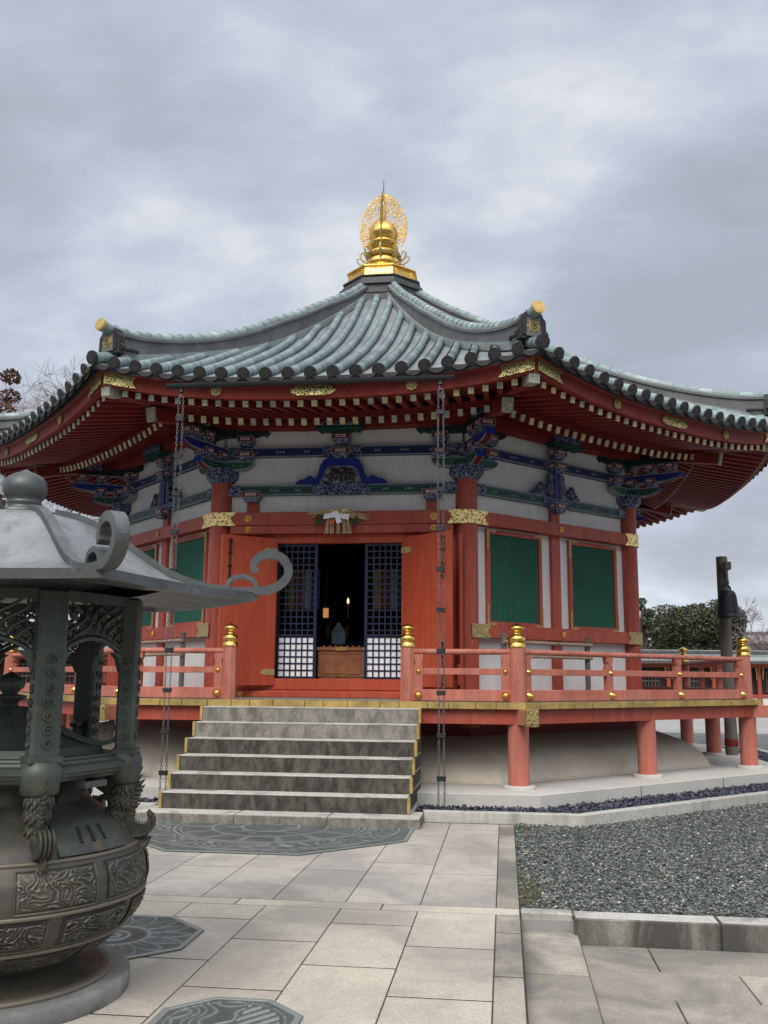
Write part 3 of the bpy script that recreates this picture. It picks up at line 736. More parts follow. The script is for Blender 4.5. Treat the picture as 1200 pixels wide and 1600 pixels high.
# open doors
def leaf(hx, hy, fx, fy, sg):
    h_, f_ = Vector((hx, hy, 0)), Vector((fx, fy, 0)); d = (f_-h_).normalized(); nrm = Vector((-d.y, d.x, 0))
    if nrm.y > 0: nrm = -nrm
    mb = MB(); w_ = (f_-h_).length
    mb.bar(h_+Vector((0, 0, 2.52)), f_+Vector((0, 0, 2.52)), .065, 2.19, bev=.004)
    o = part('door_leaf', mb, 'red_bright', H)
    inn = Vector((sg*-1, 0, 0))
    face_n = nrm if nrm.dot(CAM-h_) > 0 else -nrm
    for zz in (1.62, 3.42):
        b = MB(); c = h_+d*.10+face_n*.036+Vector((0, 0, zz)); b.prism([(-.10, -.045), (.06, -.045), (.12, -.02), (.12, .02), (.06, .045), (-.10, .045)], c, d, (0, 0, 1), .008)
        part('hinge_plate', b, 'gold_dull', o)
    for zz in (3.25, 1.75):
        ir = MB()
        c = f_-d*.12+face_n*.05
        ir.tube([c+Vector((0, 0, zz+.28)), c+Vector((0, 0, zz+.10)), c+Vector((0, 0, zz-.05)), c+Vector((0, 0, zz-.28))], [.02, .012, .012, .02], 8)
        for dz in (.28, .1, -.1, -.28): ir.lathe([(0, -.03), (.03, -.012), (.03, .012), (0, .03)], c+Vector((0, 0, zz+dz)), 8)
        part('iron_latch', ir, 'iron', o)
    return o
leaf(-.965, -4.77, -1.66, -5.32, -1); leaf(.965, -4.77, 1.72, -5.46, 1)
tr = MB(); tr.box((1.83, -4.92, 2.5), (.05, .06, 2.3), None, .004); tr.box((1.80, -4.95, 1.6), (.05, .05, .3)); part('door_stay_post', tr, 'red', H)
# lattice doors
def lattice(x0, x1):
    z0, z1 = 1.532, 3.56; y = -4.565
    fr_ = MB(); fw_ = .045
    for xx in (x0+fw_/2, x1-fw_/2): fr_.box((xx, y, (z0+z1)/2), (fw_, .05, z1-z0))
    fr_.box(((x0+x1)/2, y, z0+.012), (x1-x0-2*fw_, .048, .024)); fr_.box(((x0+x1)/2, y, z1-.02), (x1-x0-2*fw_, .048, .04)); fr_.box(((x0+x1)/2, y, 2.175), (x1-x0-2*fw_, .046, .03))
    o = part('lattice_door', fr_, 'navy', H)
    ba = MB(); ix0, ix1 = x0+fw_, x1-fw_; nc = 6; cw = (ix1-ix0)/nc
    for i in range(1, nc): ba.box((ix0+cw*i, y-.004, (z0+z1)/2), (.021, .012, z1-z0-.05))
    rows = 20; rh = (z1-z0-.04)/rows
    for i in range(1, rows): ba.box(((ix0+ix1)/2, y-.002, z0+.02+rh*i), (ix1-ix0, .010, .021))
    part('lattice_bars', ba, 'navy', o)
    pp = MB().box(((ix0+ix1)/2, y+.008, z0+.02+rh*3.15), (ix1-ix0-.002, .006, rh*6.1)); part('paper_panel', pp, 'paper', o)
lattice(-.985, -.365); lattice(.365, .985)
# dark inside
def octslab(a, z0, z1):
    rr = a/math.cos(PI/8); vs = [(rr*math.cos(PI/8+i*Q), rr*math.sin(PI/8+i*Q), z) for z in (z0, z1) for i in range(8)]
    return MB().add(vs, [(i, (i+1) % 8, 8+(i+1) % 8, 8+i) for i in range(8)]+[tuple(range(7, -1, -1)), tuple(range(8, 16))])
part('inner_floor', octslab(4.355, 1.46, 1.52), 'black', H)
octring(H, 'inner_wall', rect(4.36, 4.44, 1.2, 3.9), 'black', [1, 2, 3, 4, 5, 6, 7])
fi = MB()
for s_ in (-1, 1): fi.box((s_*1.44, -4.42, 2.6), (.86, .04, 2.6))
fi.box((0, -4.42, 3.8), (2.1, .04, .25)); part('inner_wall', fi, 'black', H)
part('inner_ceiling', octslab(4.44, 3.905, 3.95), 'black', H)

# painted tie beams, per face
def tie(z0, z1, kind, front):
    """returns (mb, mats) of one painted beam across a face"""
    mb = MB(); a = 4.68; hs_ = a*T8; zc_ = (z0+z1)/2; h = z1-z0
    oct_piece(rect(4.5, a, z0, z1), mb=mb, mi=0)
    for zz in (z0+.008, z1-.008): mb.box((0, -a-.002, zz), (2*hs_-.02, .010, .016), mi=1)
    mb.box((0, -a-.0015, zc_), (2*hs_-.3, .007, .026), mi=2)
    if front: mids = [(-.45, .45)] if kind == 'green' else [(-.30, .30)]
    else: mids = [(-.30, .30)]
    for m0, m1 in mids: mb.box(((m0+m1)/2, -a-.006, zc_), (m1-m0, .02, h+.012), mi=3)
    for s_ in (-1, 1): mb.box((s_*(hs_-.24), -a-.006, zc_), (.24, .02, h+.006), mi=3)
    for s_ in (-1, 1):
        lo, hi = mids[0][1]+.12, hs_-.42; L_ = hi-lo
        for cx_, cn in ((lo+L_*.12, 2), (lo+L_*.5, 3), (lo+L_*.88, 2)):
            for j in range(cn): mb.lathe([(.018, 0), (.012, .006), (0, .006)], (s_*(cx_+(j-(cn-1)/2)*.05), -a-.005, zc_), 8, 1, False, Matrix.Rotation(PI/2, 3, 'X'))
    return mb
for nm, z0, z1, mt in (('green_tie_beam', 4.31, 4.465, 'beam_green'), ('blue_tie_beam', 4.915, 5.07, 'beam_blue')):
    kind = 'green' if 'green' in nm else 'blue'
    part(nm, tie(z0, z1, kind, True), [mt, 'beam_edge', 'beam_navy', 'arab_blue'], H)
    o = part(nm, tie(z0, z1, kind, False), [mt, 'beam_edge', 'beam_navy', 'arab_blue'], H, rz=Q); spin(o, [-1, 2, -2, 3, -3, 4])
BM = ['red_box', 'beam_edge', 'pink_inset', 'arab_blue', 'dark_dash']
def block(mb, o_, d, w_=.25, dep=.16, hb=.10, ht=.06):
    """bearing block: red framed box over a tapered patterned foot; o_ = centre bottom, d = horizontal direction along its face"""
    d = Vector(d).normalized(); nrm = Vector((d.y, -d.x, 0)); R3 = Matrix((d, -nrm, Vector((0, 0, 1)))).transposed(); o_ = Vector(o_)
    up = Vector((0, 0, 1))
    vs = []
    for z, wx, dy in ((0, w_*.33, dep*.33), (ht, w_*.5, dep*.5)):
        for sx_, sy_ in ((-1, -1), (1, -1), (1, 1), (-1, 1)): vs.append(o_+d*sx_*wx+nrm*(-sy_*dy)+up*z)
    mb.add(vs, [(3, 2, 1, 0), (0, 1, 5, 4), (1, 2, 6, 5), (2, 3, 7, 6), (3, 0, 4, 7), (4, 5, 6, 7)], 3)
    c = o_+up*(ht+hb/2)
    mb.box(c, (w_*1.04, dep*1.04, hb), R3, 0, 1); mb.box(c+nrm*.004, (w_*1.04-.022, dep*1.04, hb-.022), R3, 0, 0)
    mb.box(c+nrm*.008, (w_*.62, dep*1.04, hb*.42), R3, 0, 2); mb.box(c+nrm*.011, (w_*.40, dep*1.04, hb*.10), R3, 0, 4)
    for sd2 in (-1, 1):
        mb.box(c+d*sd2*.004, (w_*1.04, dep*1.04-.022, hb-.022), R3, 0, 0); mb.box(c+d*sd2*.007, (w_*1.04, dep*.6, hb*.42), R3, 0, 2)
def onblock(z, s_, k, w_=.25, a=4.74):
    mb = MB(); block(mb, (s_, -a, z), (1, 0, 0), w_); return part('bearing_block', mb, BM, H, rz=k*Q)
for s_ in (-1.39, 1.39): onblock(4.20, s_, 0, .28, 4.72)
for k in (1, -1, 2, -2): onblock(4.20, 0, k, .26, 4.72)
for k in (0, 1, -1, 2, -2):
    onblock(4.86, 0, k, .27, 4.74); onblock(5.09, 0, k, .27, 4.74)
# frog-leg strut over the door
kp = [(0, .405), (.10, .41), (.16, .415), (.215, .405), (.28, .365), (.325, .29), (.352, .18), (.385, .095), (.415, .075), (.44, .095), (.46, .125), (.50, .128), (.54, .10), (.58, .075), (.63, .07), (.665, .055), (.70, .03), (.705, .0)]
kin = [(.325, 0), (.30, .06), (.27, .13), (.235, .215), (.20, .25), (.15, .27), (0, .275)]
poly = kp + kin; half = MB()
full = [(-a, b) for a, b in reversed(kp[1:])] + kp + kin[:-1] + [(-a, b) for a, b in reversed(kin[:-1])]
half.prism(full, (0, -4.70, 4.468), (1, 0, 0), (0, 0, 1), .07)
o = part('frog_leg_strut', half, 'kae_blue', H)
ed = MB(); ed.tube([(p[0], -4.737, 4.468+p[1]) for p in ([(-a, b) for a, b in kin[:-1]] + [(a, b) for a, b in reversed(kin[:-1])])], .006, 6); part('pale_outline', ed, 'beam_edge', o)
cv = MB()
fill = [(-a, b) for a, b in kin[:-1]] + [(a, b) for a, b in reversed(kin[:-1])]
cv.prism(fill, (0, -4.69, 4.468), (1, 0, 0), (0, 0, 1), .03)
r = random.Random(11)
for i in range(46):
    x_ = r.uniform(0, .24); z_ = r.uniform(.02, .24)
    if x_ > .30-.6*z_: continue
    rad_ = r.uniform(.015, .032); a0 = r.uniform(0, 6)
    for s_ in (-1, 1):
        cv.tube([(s_*(x_+rad_*math.cos(a0+t*.6)*(1-t*.09)), -4.712-.004*(i % 3), 4.468+z_+rad_*math.sin(a0+t*.6)*(1-t*.09)) for t in range(9)], [.008-.0006*t for t in range(9)], 5, 1+(i % 3))
part('carved_panel', cv, ['carving', 'beam_edge', 'teal_dark', 'red_box'], o)
# cloud-carved strut on the other faces
def cloud_strut():
    mb = MB(); mb.box((0, -4.70, 4.66), (.125, .08, .41), None, .004, 0)
    for s_ in (-1, 1):
        mb.box((s_*.06, -4.743, 4.66), (.010, .006, .40), mi=1)
    for z in (4.62, 4.67, 4.72): mb.lathe([(.012, 0), (0, .006)], (0, -4.742, z), 8, 1, False, Matrix.Rotation(PI/2, 3, 'X'))
    wing = [(.07, .0), (.07, .36), (.12, .39), (.17, .37), (.19, .31), (.17, .25), (.20, .20), (.24, .15), (.30, .13), (.33, .16), (.35, .22), (.39, .215), (.42, .17), (.45, .11), (.50, .07), (.53, .04), (.56, .0), (.40, .0), (.33, .05), (.26, .055), (.21, .09), (.185, .055), (.16, .0)]
    for s_ in (-1, 1):
        pl = [(s_*a, b) for a, b in wing]; mb.prism(pl, (0, -4.69, 4.468), (1, 0, 0), (0, 0, 1), .055, 2)
        for cx_, cz_, rr in ((.125, .30, .045), (.13, .16, .04), (.24, .105, .035), (.37, .15, .035), (.44, .05, .03), (.31, .09, .02)):
            mb.tube([(s_*(cx_+rr*math.cos(t*.7)*(1-t*.08)), -4.722, 4.468+cz_+rr*math.sin(t*.7)*(1-t*.08)) for t in range(10)], [.009-.0007*t for t in range(10)], 5, 1 if rr > .036 else 3)
    return mb
o = part('cloud_strut', cloud_strut(), ['kae_blue', 'beam_edge', 'arab_mix', 'teal_dark'], H, rz=Q); spin(o, [-1, 2, -2])
# carved noses over the mid blocks
def nose(w_, z0, z1, a, mb=None, cx_=0.0):
    mb = mb or MB(); h = z1-z0
    out_ = [(w_*.30, 0), (w_*.62, .02), (w_*.80, -.005), (w_*.86, .035), (w_, .055), (w_*.92, .10), (w_*.98, .12), (w_*.80, .14), (w_*.82, h), ]
    full_ = [(cx_+p[0], p[1]) for p in out_] + [(cx_-p[0], p[1]) for p in reversed(out_)]
    mb.prism(full_, (0, -a-.04, z0), (1, 0, 0), (0, 0, 1), .16, 0)
    mb.prism([(cx_+p[0]*.9, p[1]*.55+.008) for p in out_[:6]]+[(cx_-p[0]*.9, p[1]*.55+.008) for p in reversed(out_[:6])], (0, -a-.04, z0), (1, 0, 0), (0, 0, 1), .172, 1)
    mb.box((cx_, -a-.06, z0+h-.07), (w_*1.62, .19, .15), mi=2)
    return mb
for k in (0, 1, -1, 2, -2): part('carved_nose', nose(.38, 5.235, 5.47, 4.84), ['teal_dark', 'beam_green', 'arab_blue'], H, rz=k*Q)
# corner bracket complexes (corner frame: outward = -y)
def brackets():
    cap_ = MB(); c0 = Vector((0, -RC, 0))
    vs = [];
    for z, hw in ((4.505, .165), (4.60, .245), (4.74, .245)):
        for i in range(8):
            a = PI/8+i*Q; rr = hw*1.08; vs.append(c0+Vector((rr*math.cos(a), rr*math.sin(a), z)))
    cap_.add(vs, [(i, (i+1) % 8, 8+(i+1) % 8, 8+i) for i in range(8)] + [(8+i, 8+(i+1) % 8, 16+(i+1) % 8, 16+i) for i in range(8)] + [tuple(range(16, 24))], 0)
    parts = [('capital', cap_, ['arab_blue'])]
    dirs = [Vector((math.cos(PI/8), math.sin(PI/8), 0)), Vector((-math.cos(PI/8), math.sin(PI/8), 0)), Vector((0, -1, 0))]
    boat = lambda Lh, h: [(0, 0), (Lh*.62, 0), (Lh*.80, h*.12), (Lh*.93, h*.38), (Lh, h*.72), (Lh, h), (0, h)]
    for i, d in enumerate(dirs):
        arm = MB(); base = c0+Vector((0, -.10, 0)) if i < 2 else c0
        L1 = .56 if i < 2 else .60
        n3 = Vector((d.y, -d.x, 0))
        arm.prism(boat(L1, .15), base+Vector((0, 0, 4.695)), d, (0, 0, 1), .13, 0)
        arm.prism([(p[0]-.012 if p[0] > .1 else p[0]+.02, p[1]*.72+.028) for p in boat(L1, .15)], base+Vector((0, 0, 4.69)), d, (0, 0, 1), .138, 1)
        for gx in (.2, .33): 
            for sg in (-1, 1): arm.box(base+d*(gx+.05)+n3*sg*.07+Vector((0, 0, 4.77)), (.02, .02, .02), None, 0, 0)
        if i == 2:
            e_ = base+d*(L1+.004)
            arm.box(e_+Vector((0, 0, 4.80)), (.135, .012, .085), None, 0, 2)
            arm.prism([(L1*.60, -.006), (L1*.80, .012), (L1*.94, .052), (L1+.008, .10), (L1-.01, .10), (L1*.90, .06), (L1*.78, .02), (L1*.6, .002)], base+Vector((0, 0, 4.695)), d, (0, 0, 1), .09, 3)
        parts.append(('bracket_arm', arm, ['beam_edge', 'beam_green', 'kae_blue', 'red_box']))
        b1 = MB()
        bd = Vector((d.x, d.y, 0)) if i < 2 else Vector((1, 0, 0))
        if i == 1: bd = -bd
        for off in ((.43,) if i < 2 else (.46,)):
            block(b1, base+d*off+Vector((0, 0, 4.84)), bd, .24, .18)
            block(b1, base+d*(off+(.0 if i < 2 else .0))+Vector((0, 0, 5.085)), bd, .24, .18)
        if i == 2:
            block(b1, base+d*.80+Vector((0, 0, 5.085)), bd, .24, .18); 
            block(b1, base+d*.12+Vector((0, 0, 4.84)), bd, .24, .20)
        parts.append(('bearing_block', b1, BM))
    up = MB(); L2 = 1.0
    up.prism(boat(L2, .155), c0+Vector((0, 0, 4.925)), dirs[2], (0, 0, 1), .125, 0)
    up.prism([(p[0]-.014 if p[0] > .1 else p[0]+.02, p[1]*.74+.026) for p in boat(L2, .155)], c0+Vector((0, 0, 4.922)), dirs[2], (0, 0, 1), .133, 1)
    up.box(c0+Vector((0, -L2-.004, 5.03)), (.135, .012, .095), None, 0, 1)
    up.prism([(L2*.66, -.006), (L2*.84, .014), (L2*.95, .055), (L2+.01, .11), (L2-.01, .11), (L2*.92, .06), (L2*.82, .022), (L2*.66, .002)], c0+Vector((0, 0, 4.925)), dirs[2], (0, 0, 1), .09, 2)
    parts.append(('long_bracket_arm', up, ['beam_edge', 'kae_blue', 'red_box']))
    tp = MB()
    for d in dirs:
        n3 = Vector((d.y, -d.x, 0)); L3 = 1.15 if d is dirs[2] else .78
        tp.prism([(0, 0), (L3*.7, 0), (L3*.86, .03), (L3*.92, .0), (L3, .06), (L3*.95, .11), (L3*.99, .15), (L3*.85, .2), (0, .2)], c0+Vector((0, -.06, 5.245)), d, (0, 0, 1), .15, 0)
        tp.prism([(L3*.35, .09), (L3*.9, .09), (L3*.94, .21), (L3*.35, .21)], c0+Vector((0, -.06, 5.245)), d, (0, 0, 1), .20, 1)
    parts.append(('carved_top_arm', tp, ['teal_dark', 'arab_blue']))
    return parts
for nm, mb, mt in brackets():
    o = part(nm, mb, mt, H, rz=PI/8); spin(o, [-1, 1, -2, 2, -3], PI/8)

# ------------------------------------------------------------------ eaves
def lift(a, x):
    q = min(1.1, max(0., (a-3.2)/3.95)); t = abs(x)/max(a*T8, 1e-6)
    return .285*q**1.6*min(t, 1.02)**2.6
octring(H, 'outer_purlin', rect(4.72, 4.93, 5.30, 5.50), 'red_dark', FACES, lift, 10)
RS = .187
def rafter(x, a_in, a_out, z_in, z_out, w_, h, tip):
    mb = MB()
    li, lo = lift(a_in, x)*.9, lift(a_out, x)
    A = Vector((x, -a_in, z_in+li)); B_ = Vector((x, -a_out, z_out+lo)); mb.bar(A, B_, w_, h, mi=0)
    d = (B_-A).normalized(); mb.bar(B_-d*.004, B_+d*.012, w_+.006, h+.006, mi=1)
    return mb
base_m, fly_m = [], []
for i in range(-13, 14):
    x_ = i*RS; aout = 5.75
    if abs(x_) > aout*T8-.10: continue
    ain = max(4.75, abs(x_)/T8+.16)
    if aout-ain < .15: continue
    zi = 5.17+(5.75-ain)*.40
    base_m.append((x_, rafter(x_, ain, aout, zi, 5.17, .070, .095, 0)))
for i in range(-16, 17):
    x_ = i*RS+RS*.0; aout = 6.85
    if abs(x_) > aout*T8-.09: continue
    ain = max(5.62, abs(x_)/T8+.16)
    if aout-ain < .12: continue
    zi = 5.112+(6.85-ain)*.21
    fly_m.append((x_, rafter(x_, ain, aout, zi, 5.112, .070, .075, 0)))
r = random.Random(4)
def emit_rafters(nm, lst):
    rest = MB(); n_ = 0
    for k in FACES:
        rz = Matrix.Rotation(k*Q, 3, 'Z')
        for x_, mb in lst:
            if k in VIS and n_ < 100:
                if isinstance(mb, MB) and k == 0:
                    pass
                tipm = 'gold_tip' if r.random() < .55 else 'verdigris_tip'
                part(nm, mb, ['red_dark', tipm], H, rz=k*Q); n_ += 1
            else: rest.add([rz @ Vector(v) for v in mb.v], mb.f); rest.mi[-len(mb.f):] = mb.mi
    o_ = part(nm, rest, ['red_dark', 'verdigris_tip'], H); o_['kind'] = 'stuff'
emit_rafters('rafter', base_m); emit_rafters('flying_rafter', fly_m)
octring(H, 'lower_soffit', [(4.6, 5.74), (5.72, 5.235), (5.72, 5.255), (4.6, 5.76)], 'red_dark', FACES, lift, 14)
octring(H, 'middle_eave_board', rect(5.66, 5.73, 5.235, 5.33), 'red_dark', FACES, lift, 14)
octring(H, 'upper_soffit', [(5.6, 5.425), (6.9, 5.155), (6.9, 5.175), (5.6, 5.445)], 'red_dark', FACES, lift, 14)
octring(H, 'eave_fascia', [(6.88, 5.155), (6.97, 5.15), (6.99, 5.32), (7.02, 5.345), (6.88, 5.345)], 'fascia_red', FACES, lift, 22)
octring(H, 'tile_batten', [(6.88, 5.347), (7.06, 5.347), (7.07, 5.378), (6.88, 5.378)], 'tile_end', FACES, lift, 22)
# hip rafters
def hips():
    b = MB(); b.bar((0, -4.9, 5.52), (0, -6.60, 5.235), .15, .19, mi=0); b.bar((0, -6.598, 5.236), (0, -6.625, 5.23), .165, .205, mi=1)
    f_ = MB(); f_.bar((0, -6.3, 5.47), (0, -7.30, 5.37), .14, .14, mi=0); f_.bar((0, -7.28, 5.372), (0, -7.50, 5.352), .15, .15, mi=1)
    return b, f_
b, f_ = hips()
for nm, mb in (('hip_rafter', b), ('flying_hip_rafter', f_)):
    o = part(nm, mb, ['red_dark', 'verdigris_tip'], H, rz=PI/8); spin(o, range(1, 8), PI/8)
# gilt fittings on the fascia
def fascia_pt(x, z, a=6.985): return Vector((x, -a, z+lift(a, x)))
def oval_fit():
    mb = MB(); pts = []
    for i in range(40):
        t = 2*PI*i/40; wx = .30*(abs(math.cos(t))**.75)*(1 if math.cos(t) > 0 else -1); wz = .072*(abs(math.sin(t))**.8)*(1 if math.sin(t) > 0 else -1)
        pts.append((wx*(1+.03*math.cos(8*t)), wz*(1+.06*math.cos(6*t))))
    mb.prism(pts, (0, -6.993, 5.245), (1, 0, 0), (0, .05, 1), .012); return mb
o = part('gilt_oval_fitting', oval_fit(), 'gilt_open', H); spin(o, FACES[1:5])
def fishtail(s_):
    mb = MB(); vs = []; n_ = 6
    for i in range(n_+1):
        x_ = 2.41+(2.87-2.41)*i/n_
        h = .082; notch = .06 if i == 0 else 0
        for z in (-h, 0, h):
            xx = x_+(notch if z == 0 else 0); p_ = fascia_pt(s_*xx, 5.255, 6.992+.006); vs.append((p_.x, p_.y, p_.z+z))
    fs = []
    for i in range(n_):
        for j in range(2): q = (i*3+j, i*3+j+1, (i+1)*3+j+1, (i+1)*3+j); fs.append(q if s_ < 0 else q[::-1])
    mb.add(vs, fs); mb.add([(v[0], v[1]+.01, v[2]) for v in vs], [f[::-1] for f in fs]); return mb
for s_ in (-1, 1):
    o = part('gilt_corner_fitting', fishtail(s_), 'gilt_open', H); spin(o, FACES[1:5])
for k in FACES[:5]:
    for s_ in (-1.30, 1.30):
        p_ = fascia_pt(s_, 5.245, 6.99); q = Matrix.Rotation(k*Q, 3, 'Z') @ p_; part('flower_boss', fl3, 'x', H, loc=q, rz=k*Q)
# gutter along the front
gt = MB(); pr = []
for i in range(9):
    t = PI*i/8; pr.append((7.28+.055*math.cos(t), -.055*math.sin(t)))
for i in range(9):
    t = PI*(8-i)/8; pr.append((7.28+.048*math.cos(t), -.048*math.sin(t)))
vs = [(s_*1.87, -p_[0], 5.285+p_[1]) for s_ in (-1, 1) for p_ in pr]; k_ = len(pr)
gt.add(vs, [(j, (j+1) % k_, k_+(j+1) % k_, k_+j) for j in range(k_)]); gt.add(vs[:k_], [tuple(range(9))]); gt.add(vs[k_:], [tuple(range(9))])
for x_ in (-1.5, -.5, .5, 1.5): gt.bar((x_, -7.22, 5.20), (x_, -7.0, 5.33), .02, .008); gt.bar((x_, -7.335, 5.288), (x_, -7.0, 5.34), .02, .006)
for x_ in (-1.68, 1.69): gt.lathe([(.03, 0), (.03, .06), (.022, .06), (.022, 0)], (x_, -7.27, 5.18), 12)
part('gutter', gt, 'gutter', H)

# ------------------------------------------------------------------ roof
ZA = [(.6, 9.33), (1.0, 8.98), (1.6, 8.50), (2.3, 7.98), (3.0, 7.52), (3.5, 7.21), (4.4, 6.72), (5.3, 6.28), (6.2, 5.855), (7.15, 5.435), (7.3, 5.37)]
def zs(a):
    for (a0, z0), (a1, z1) in zip(ZA[:-1], ZA[1:]):
        if a <= a1: return z0+(z1-z0)*(a-a0)/(a1-a0)
    return ZA[-1][1]
def zsm(a): return (zs(a-.15)+zs(a)*2+zs(a+.15))/4 if a > .8 else zs(a)
def zroof(a, x): return zsm(a)+lift(a, x)
AE = 7.15
def pan_face():
    mb = MB(); na, nx = 44, 40
    vs = [(( -1+2*j/nx)*a*T8, -a, zroof(a, (-1+2*j/nx)*a*T8)-.055) for a in [.6+(AE-.6)*i/na for i in range(na+1)] for j in range(nx+1)]
    mb.add(vs, [(i*(nx+1)+j, i*(nx+1)+j+1, (i+1)*(nx+1)+j+1, (i+1)*(nx+1)+j) for i in range(na) for j in range(nx)], 0, True)
    k0 = na*(nx+1)
    ev = []
    for j in range(nx+1):
        x_, y_, z_ = vs[k0+j]; ev += [(x_, y_, z_), (x_, y_+.02, z_-.075)]
    mb.add(ev, [(2*j, 2*j+1, 2*j+3, 2*j+2) for j in range(nx)], 1)
    # hanging lips of the pan tiles between the rolls
    for i in range(-10, 10):
        xc = (i+.5)*.296
        if abs(xc) > 2.9: continue
        pts = [(-.12, .03), (-.08, -.012), (-.04, -.034), (0, -.04), (.04, -.034), (.08, -.012), (.12, .03)]
        mb.prism(pts, (xc, -AE-.012, zroof(AE, xc)-.085), (1, 0, 0), (0, 0, 1), .02, 1)
    return mb
o = part('roof_pan_tiles', pan_face(), ['pan', 'tile_end'], H); spin(o, FACES[1:])
def roll_row(mb, fx, a0, a1, step=.135, r0=.070):
    n_ = max(1, int(round((a1-a0)/step))); seg = 10
    for i in range(n_):
        A, B_ = a1-(a1-a0)*i/n_, a1-(a1-a0)*(i+1)/n_
        pts = [fx(A), fx((A+B_)/2), fx(B_-.01)]
        mb.tube(pts, [r0*1.04, r0, r0*.955], seg, 0, cap=False)
    p0 = fx(a1); p1 = fx(a1+.03); mb.tube([p0, p1], r0*1.22, 18, 1, True, False)
    d = (p1-p0).normalized(); mb.tube([p1-d*.003, p1+d*.008], r0*.86, 18, 1, True, False)
def rolls():
    mb = MB()
    for i in range(-9, 10):
        x_ = i*.296; a0 = max(.88, abs(x_)/T8+.14)
        roll_row(mb, lambda a: Vector((x_, -a, zroof(a, x_))), a0, AE)
    return mb
row_me = []
for i in range(-9, 10):
    x_ = i*.296; mb = MB(); roll_row(mb, lambda a: Vector((x_, -a, zroof(a, x_))), max(.88, abs(x_)/T8+.14), AE); row_me.append((mb, mb.mesh('tile_roll', ['roll', 'tile_end'])))
rest = MB()
for k in FACES:
    rz = Matrix.Rotation(k*Q, 3, 'Z')
    for mb, me in row_me:
        if k in FACES[:5]: part('tile_roll', me, 'x', H, rz=k*Q)
        else: n0 = len(rest.mi); rest.add([rz @ Vector(v) for v in mb.v], mb.f, 0, True); rest.mi[n0:] = mb.mi
o = part('tile_roll', rest, ['roll', 'tile_end'], H); o['kind'] = 'stuff'
cr_ = MB(); roll_row(cr_, lambda a: Vector((0, -a/math.cos(PI/8), zroof(a, a*T8)+.02)), 6.75, 7.16, r0=.078)
o = part('corner_roll_tile', cr_, ['roll', 'tile_end'], H, rz=PI/8); spin(o, range(1, 8), PI/8)
RT = [(.80, 9.50), (.99, 9.35), (1.5, 9.00), (2.36, 8.50), (3.0, 8.11), (3.69, 7.73), (4.3, 7.38), (4.9, 7.08), (5.45, 6.84), (5.95, 6.65), (6.5, 6.475), (6.9, 6.37), (7.2, 6.315), (7.45, 6.295)]
def rt(q):
    for (a0, z0), (a1, z1) in zip(RT[:-1], RT[1:]):
        if q <= a1: return z0+(z1-z0)*(q-a0)/(a1-a0)
    return RT[-1][1]
def rts(q): return (rt(q-.12)+2*rt(q)+rt(q+.12))/4
def ridge():
    mb = MB(); qs = [.82+(7.38-.82)*i/48 for i in range(49)]
    def layer(w_, zt, zb, mi):
        vs = []
        for q in qs:
            for sx_, zz in ((-w_, zb(q)), (-w_, zt(q)), (w_, zt(q)), (w_, zb(q))): vs.append((sx_, -q, zz))
        mb.add(vs, [(i*4+j, i*4+(j+1) % 4, (i+1)*4+(j+1) % 4, (i+1)*4+j) for i in range(48) for j in range(4)], mi, False)
        mb.add(vs[:4], [(3, 2, 1, 0)], mi); mb.add(vs[-4:], [(0, 1, 2, 3)], mi)
    sf = lambda q: zroof(q*math.cos(PI/8), q*math.sin(PI/8))
    layer(.105, lambda q: rts(q)-.13, lambda q: sf(q)-.1, 1)
    layer(.150, lambda q: sf(q)+.045, lambda q: sf(q)-.08, 2)
    layer(.135, lambda q: rts(q)-.115, lambda q: rts(q)-.155, 1)
    layer(.120, lambda q: rts(q)-.085, lambda q: rts(q)-.117, 2)
    n_ = 30
    for i in range(n_):
        A, B_ = .84+(7.42-.84)*i/n_, .84+(7.42-.84)*(i+1)/n_
        mb.tube([(0, -A, rts(A)-.075), (0, -(A+B_)/2, rts((A+B_)/2)-.075), (0, -B_, rts(B_)-.075)], [.075, .078, .082], 12, 0, False)
    return mb
o = part('hip_ridge', ridge(), ['roll', 'ridge_side', 'ridge_trim'], H, rz=PI/8)
og = MB(); zb_ = 5.93
og.prism([(-.19, -.03), (-.18, .22), (-.14, .27), (-.13, .31), (-.06, .35), (.06, .35), (.13, .31), (.14, .27), (.18, .22), (.19, -.03)], (0, -7.43, zb_-.03), (1, 0, 0), (0, 0, 1), .12, 0)
og.prism([(-.15, .02), (-.145, .22), (-.10, .28), (.10, .28), (.145, .22), (.15, .02)], (0, -7.495, zb_-.03), (1, 0, 0), (0, 0, 1), .02, 0)
og.prism([(-.105, .0), (-.09, .245), (.09, .245), (.105, .0)], (0, -7.508, zb_-.03), (1, 0, 0), (0, 0, 1), .016, 1)
for s_ in (-1, 1):
    og.tube([(s_*(.17+.055*math.cos(t*.62)*(1-t*.05)), -7.43, zb_+.02+.055*math.sin(t*.62)*(1-t*.05)) for t in range(12)], .022, 8, 0)
    og.tube([(s_*.15, -7.40, zb_+.02), (s_*.20, -7.25, zb_+.03), (s_*.15, -7.1, zb_+.06)], .03, 8, 0)
q_ = part('ridge_end_ornament', og, ['tile_end', 'ridge_side'], o)
em = MB(); rx = Matrix.Rotation(PI/2, 3, 'X')
for rr, hh in ((.075, .006), (.055, .010), (.032, .014)): em.lathe([(rr, 0), (rr, hh), (rr-.009, hh+.003), (rr-.009, .001)], (0, -7.517, zb_+.10), 20, rot=rx)
for i in range(8): a = PI/4*i; em.lathe([(.011, 0), (0, .008)], (.088*math.cos(a), -7.517, zb_+.10+.088*math.sin(a)), 8, rot=rx)
em.lathe([(.014, 0), (0, .014)], (0, -7.517, zb_+.10), 10, rot=rx)
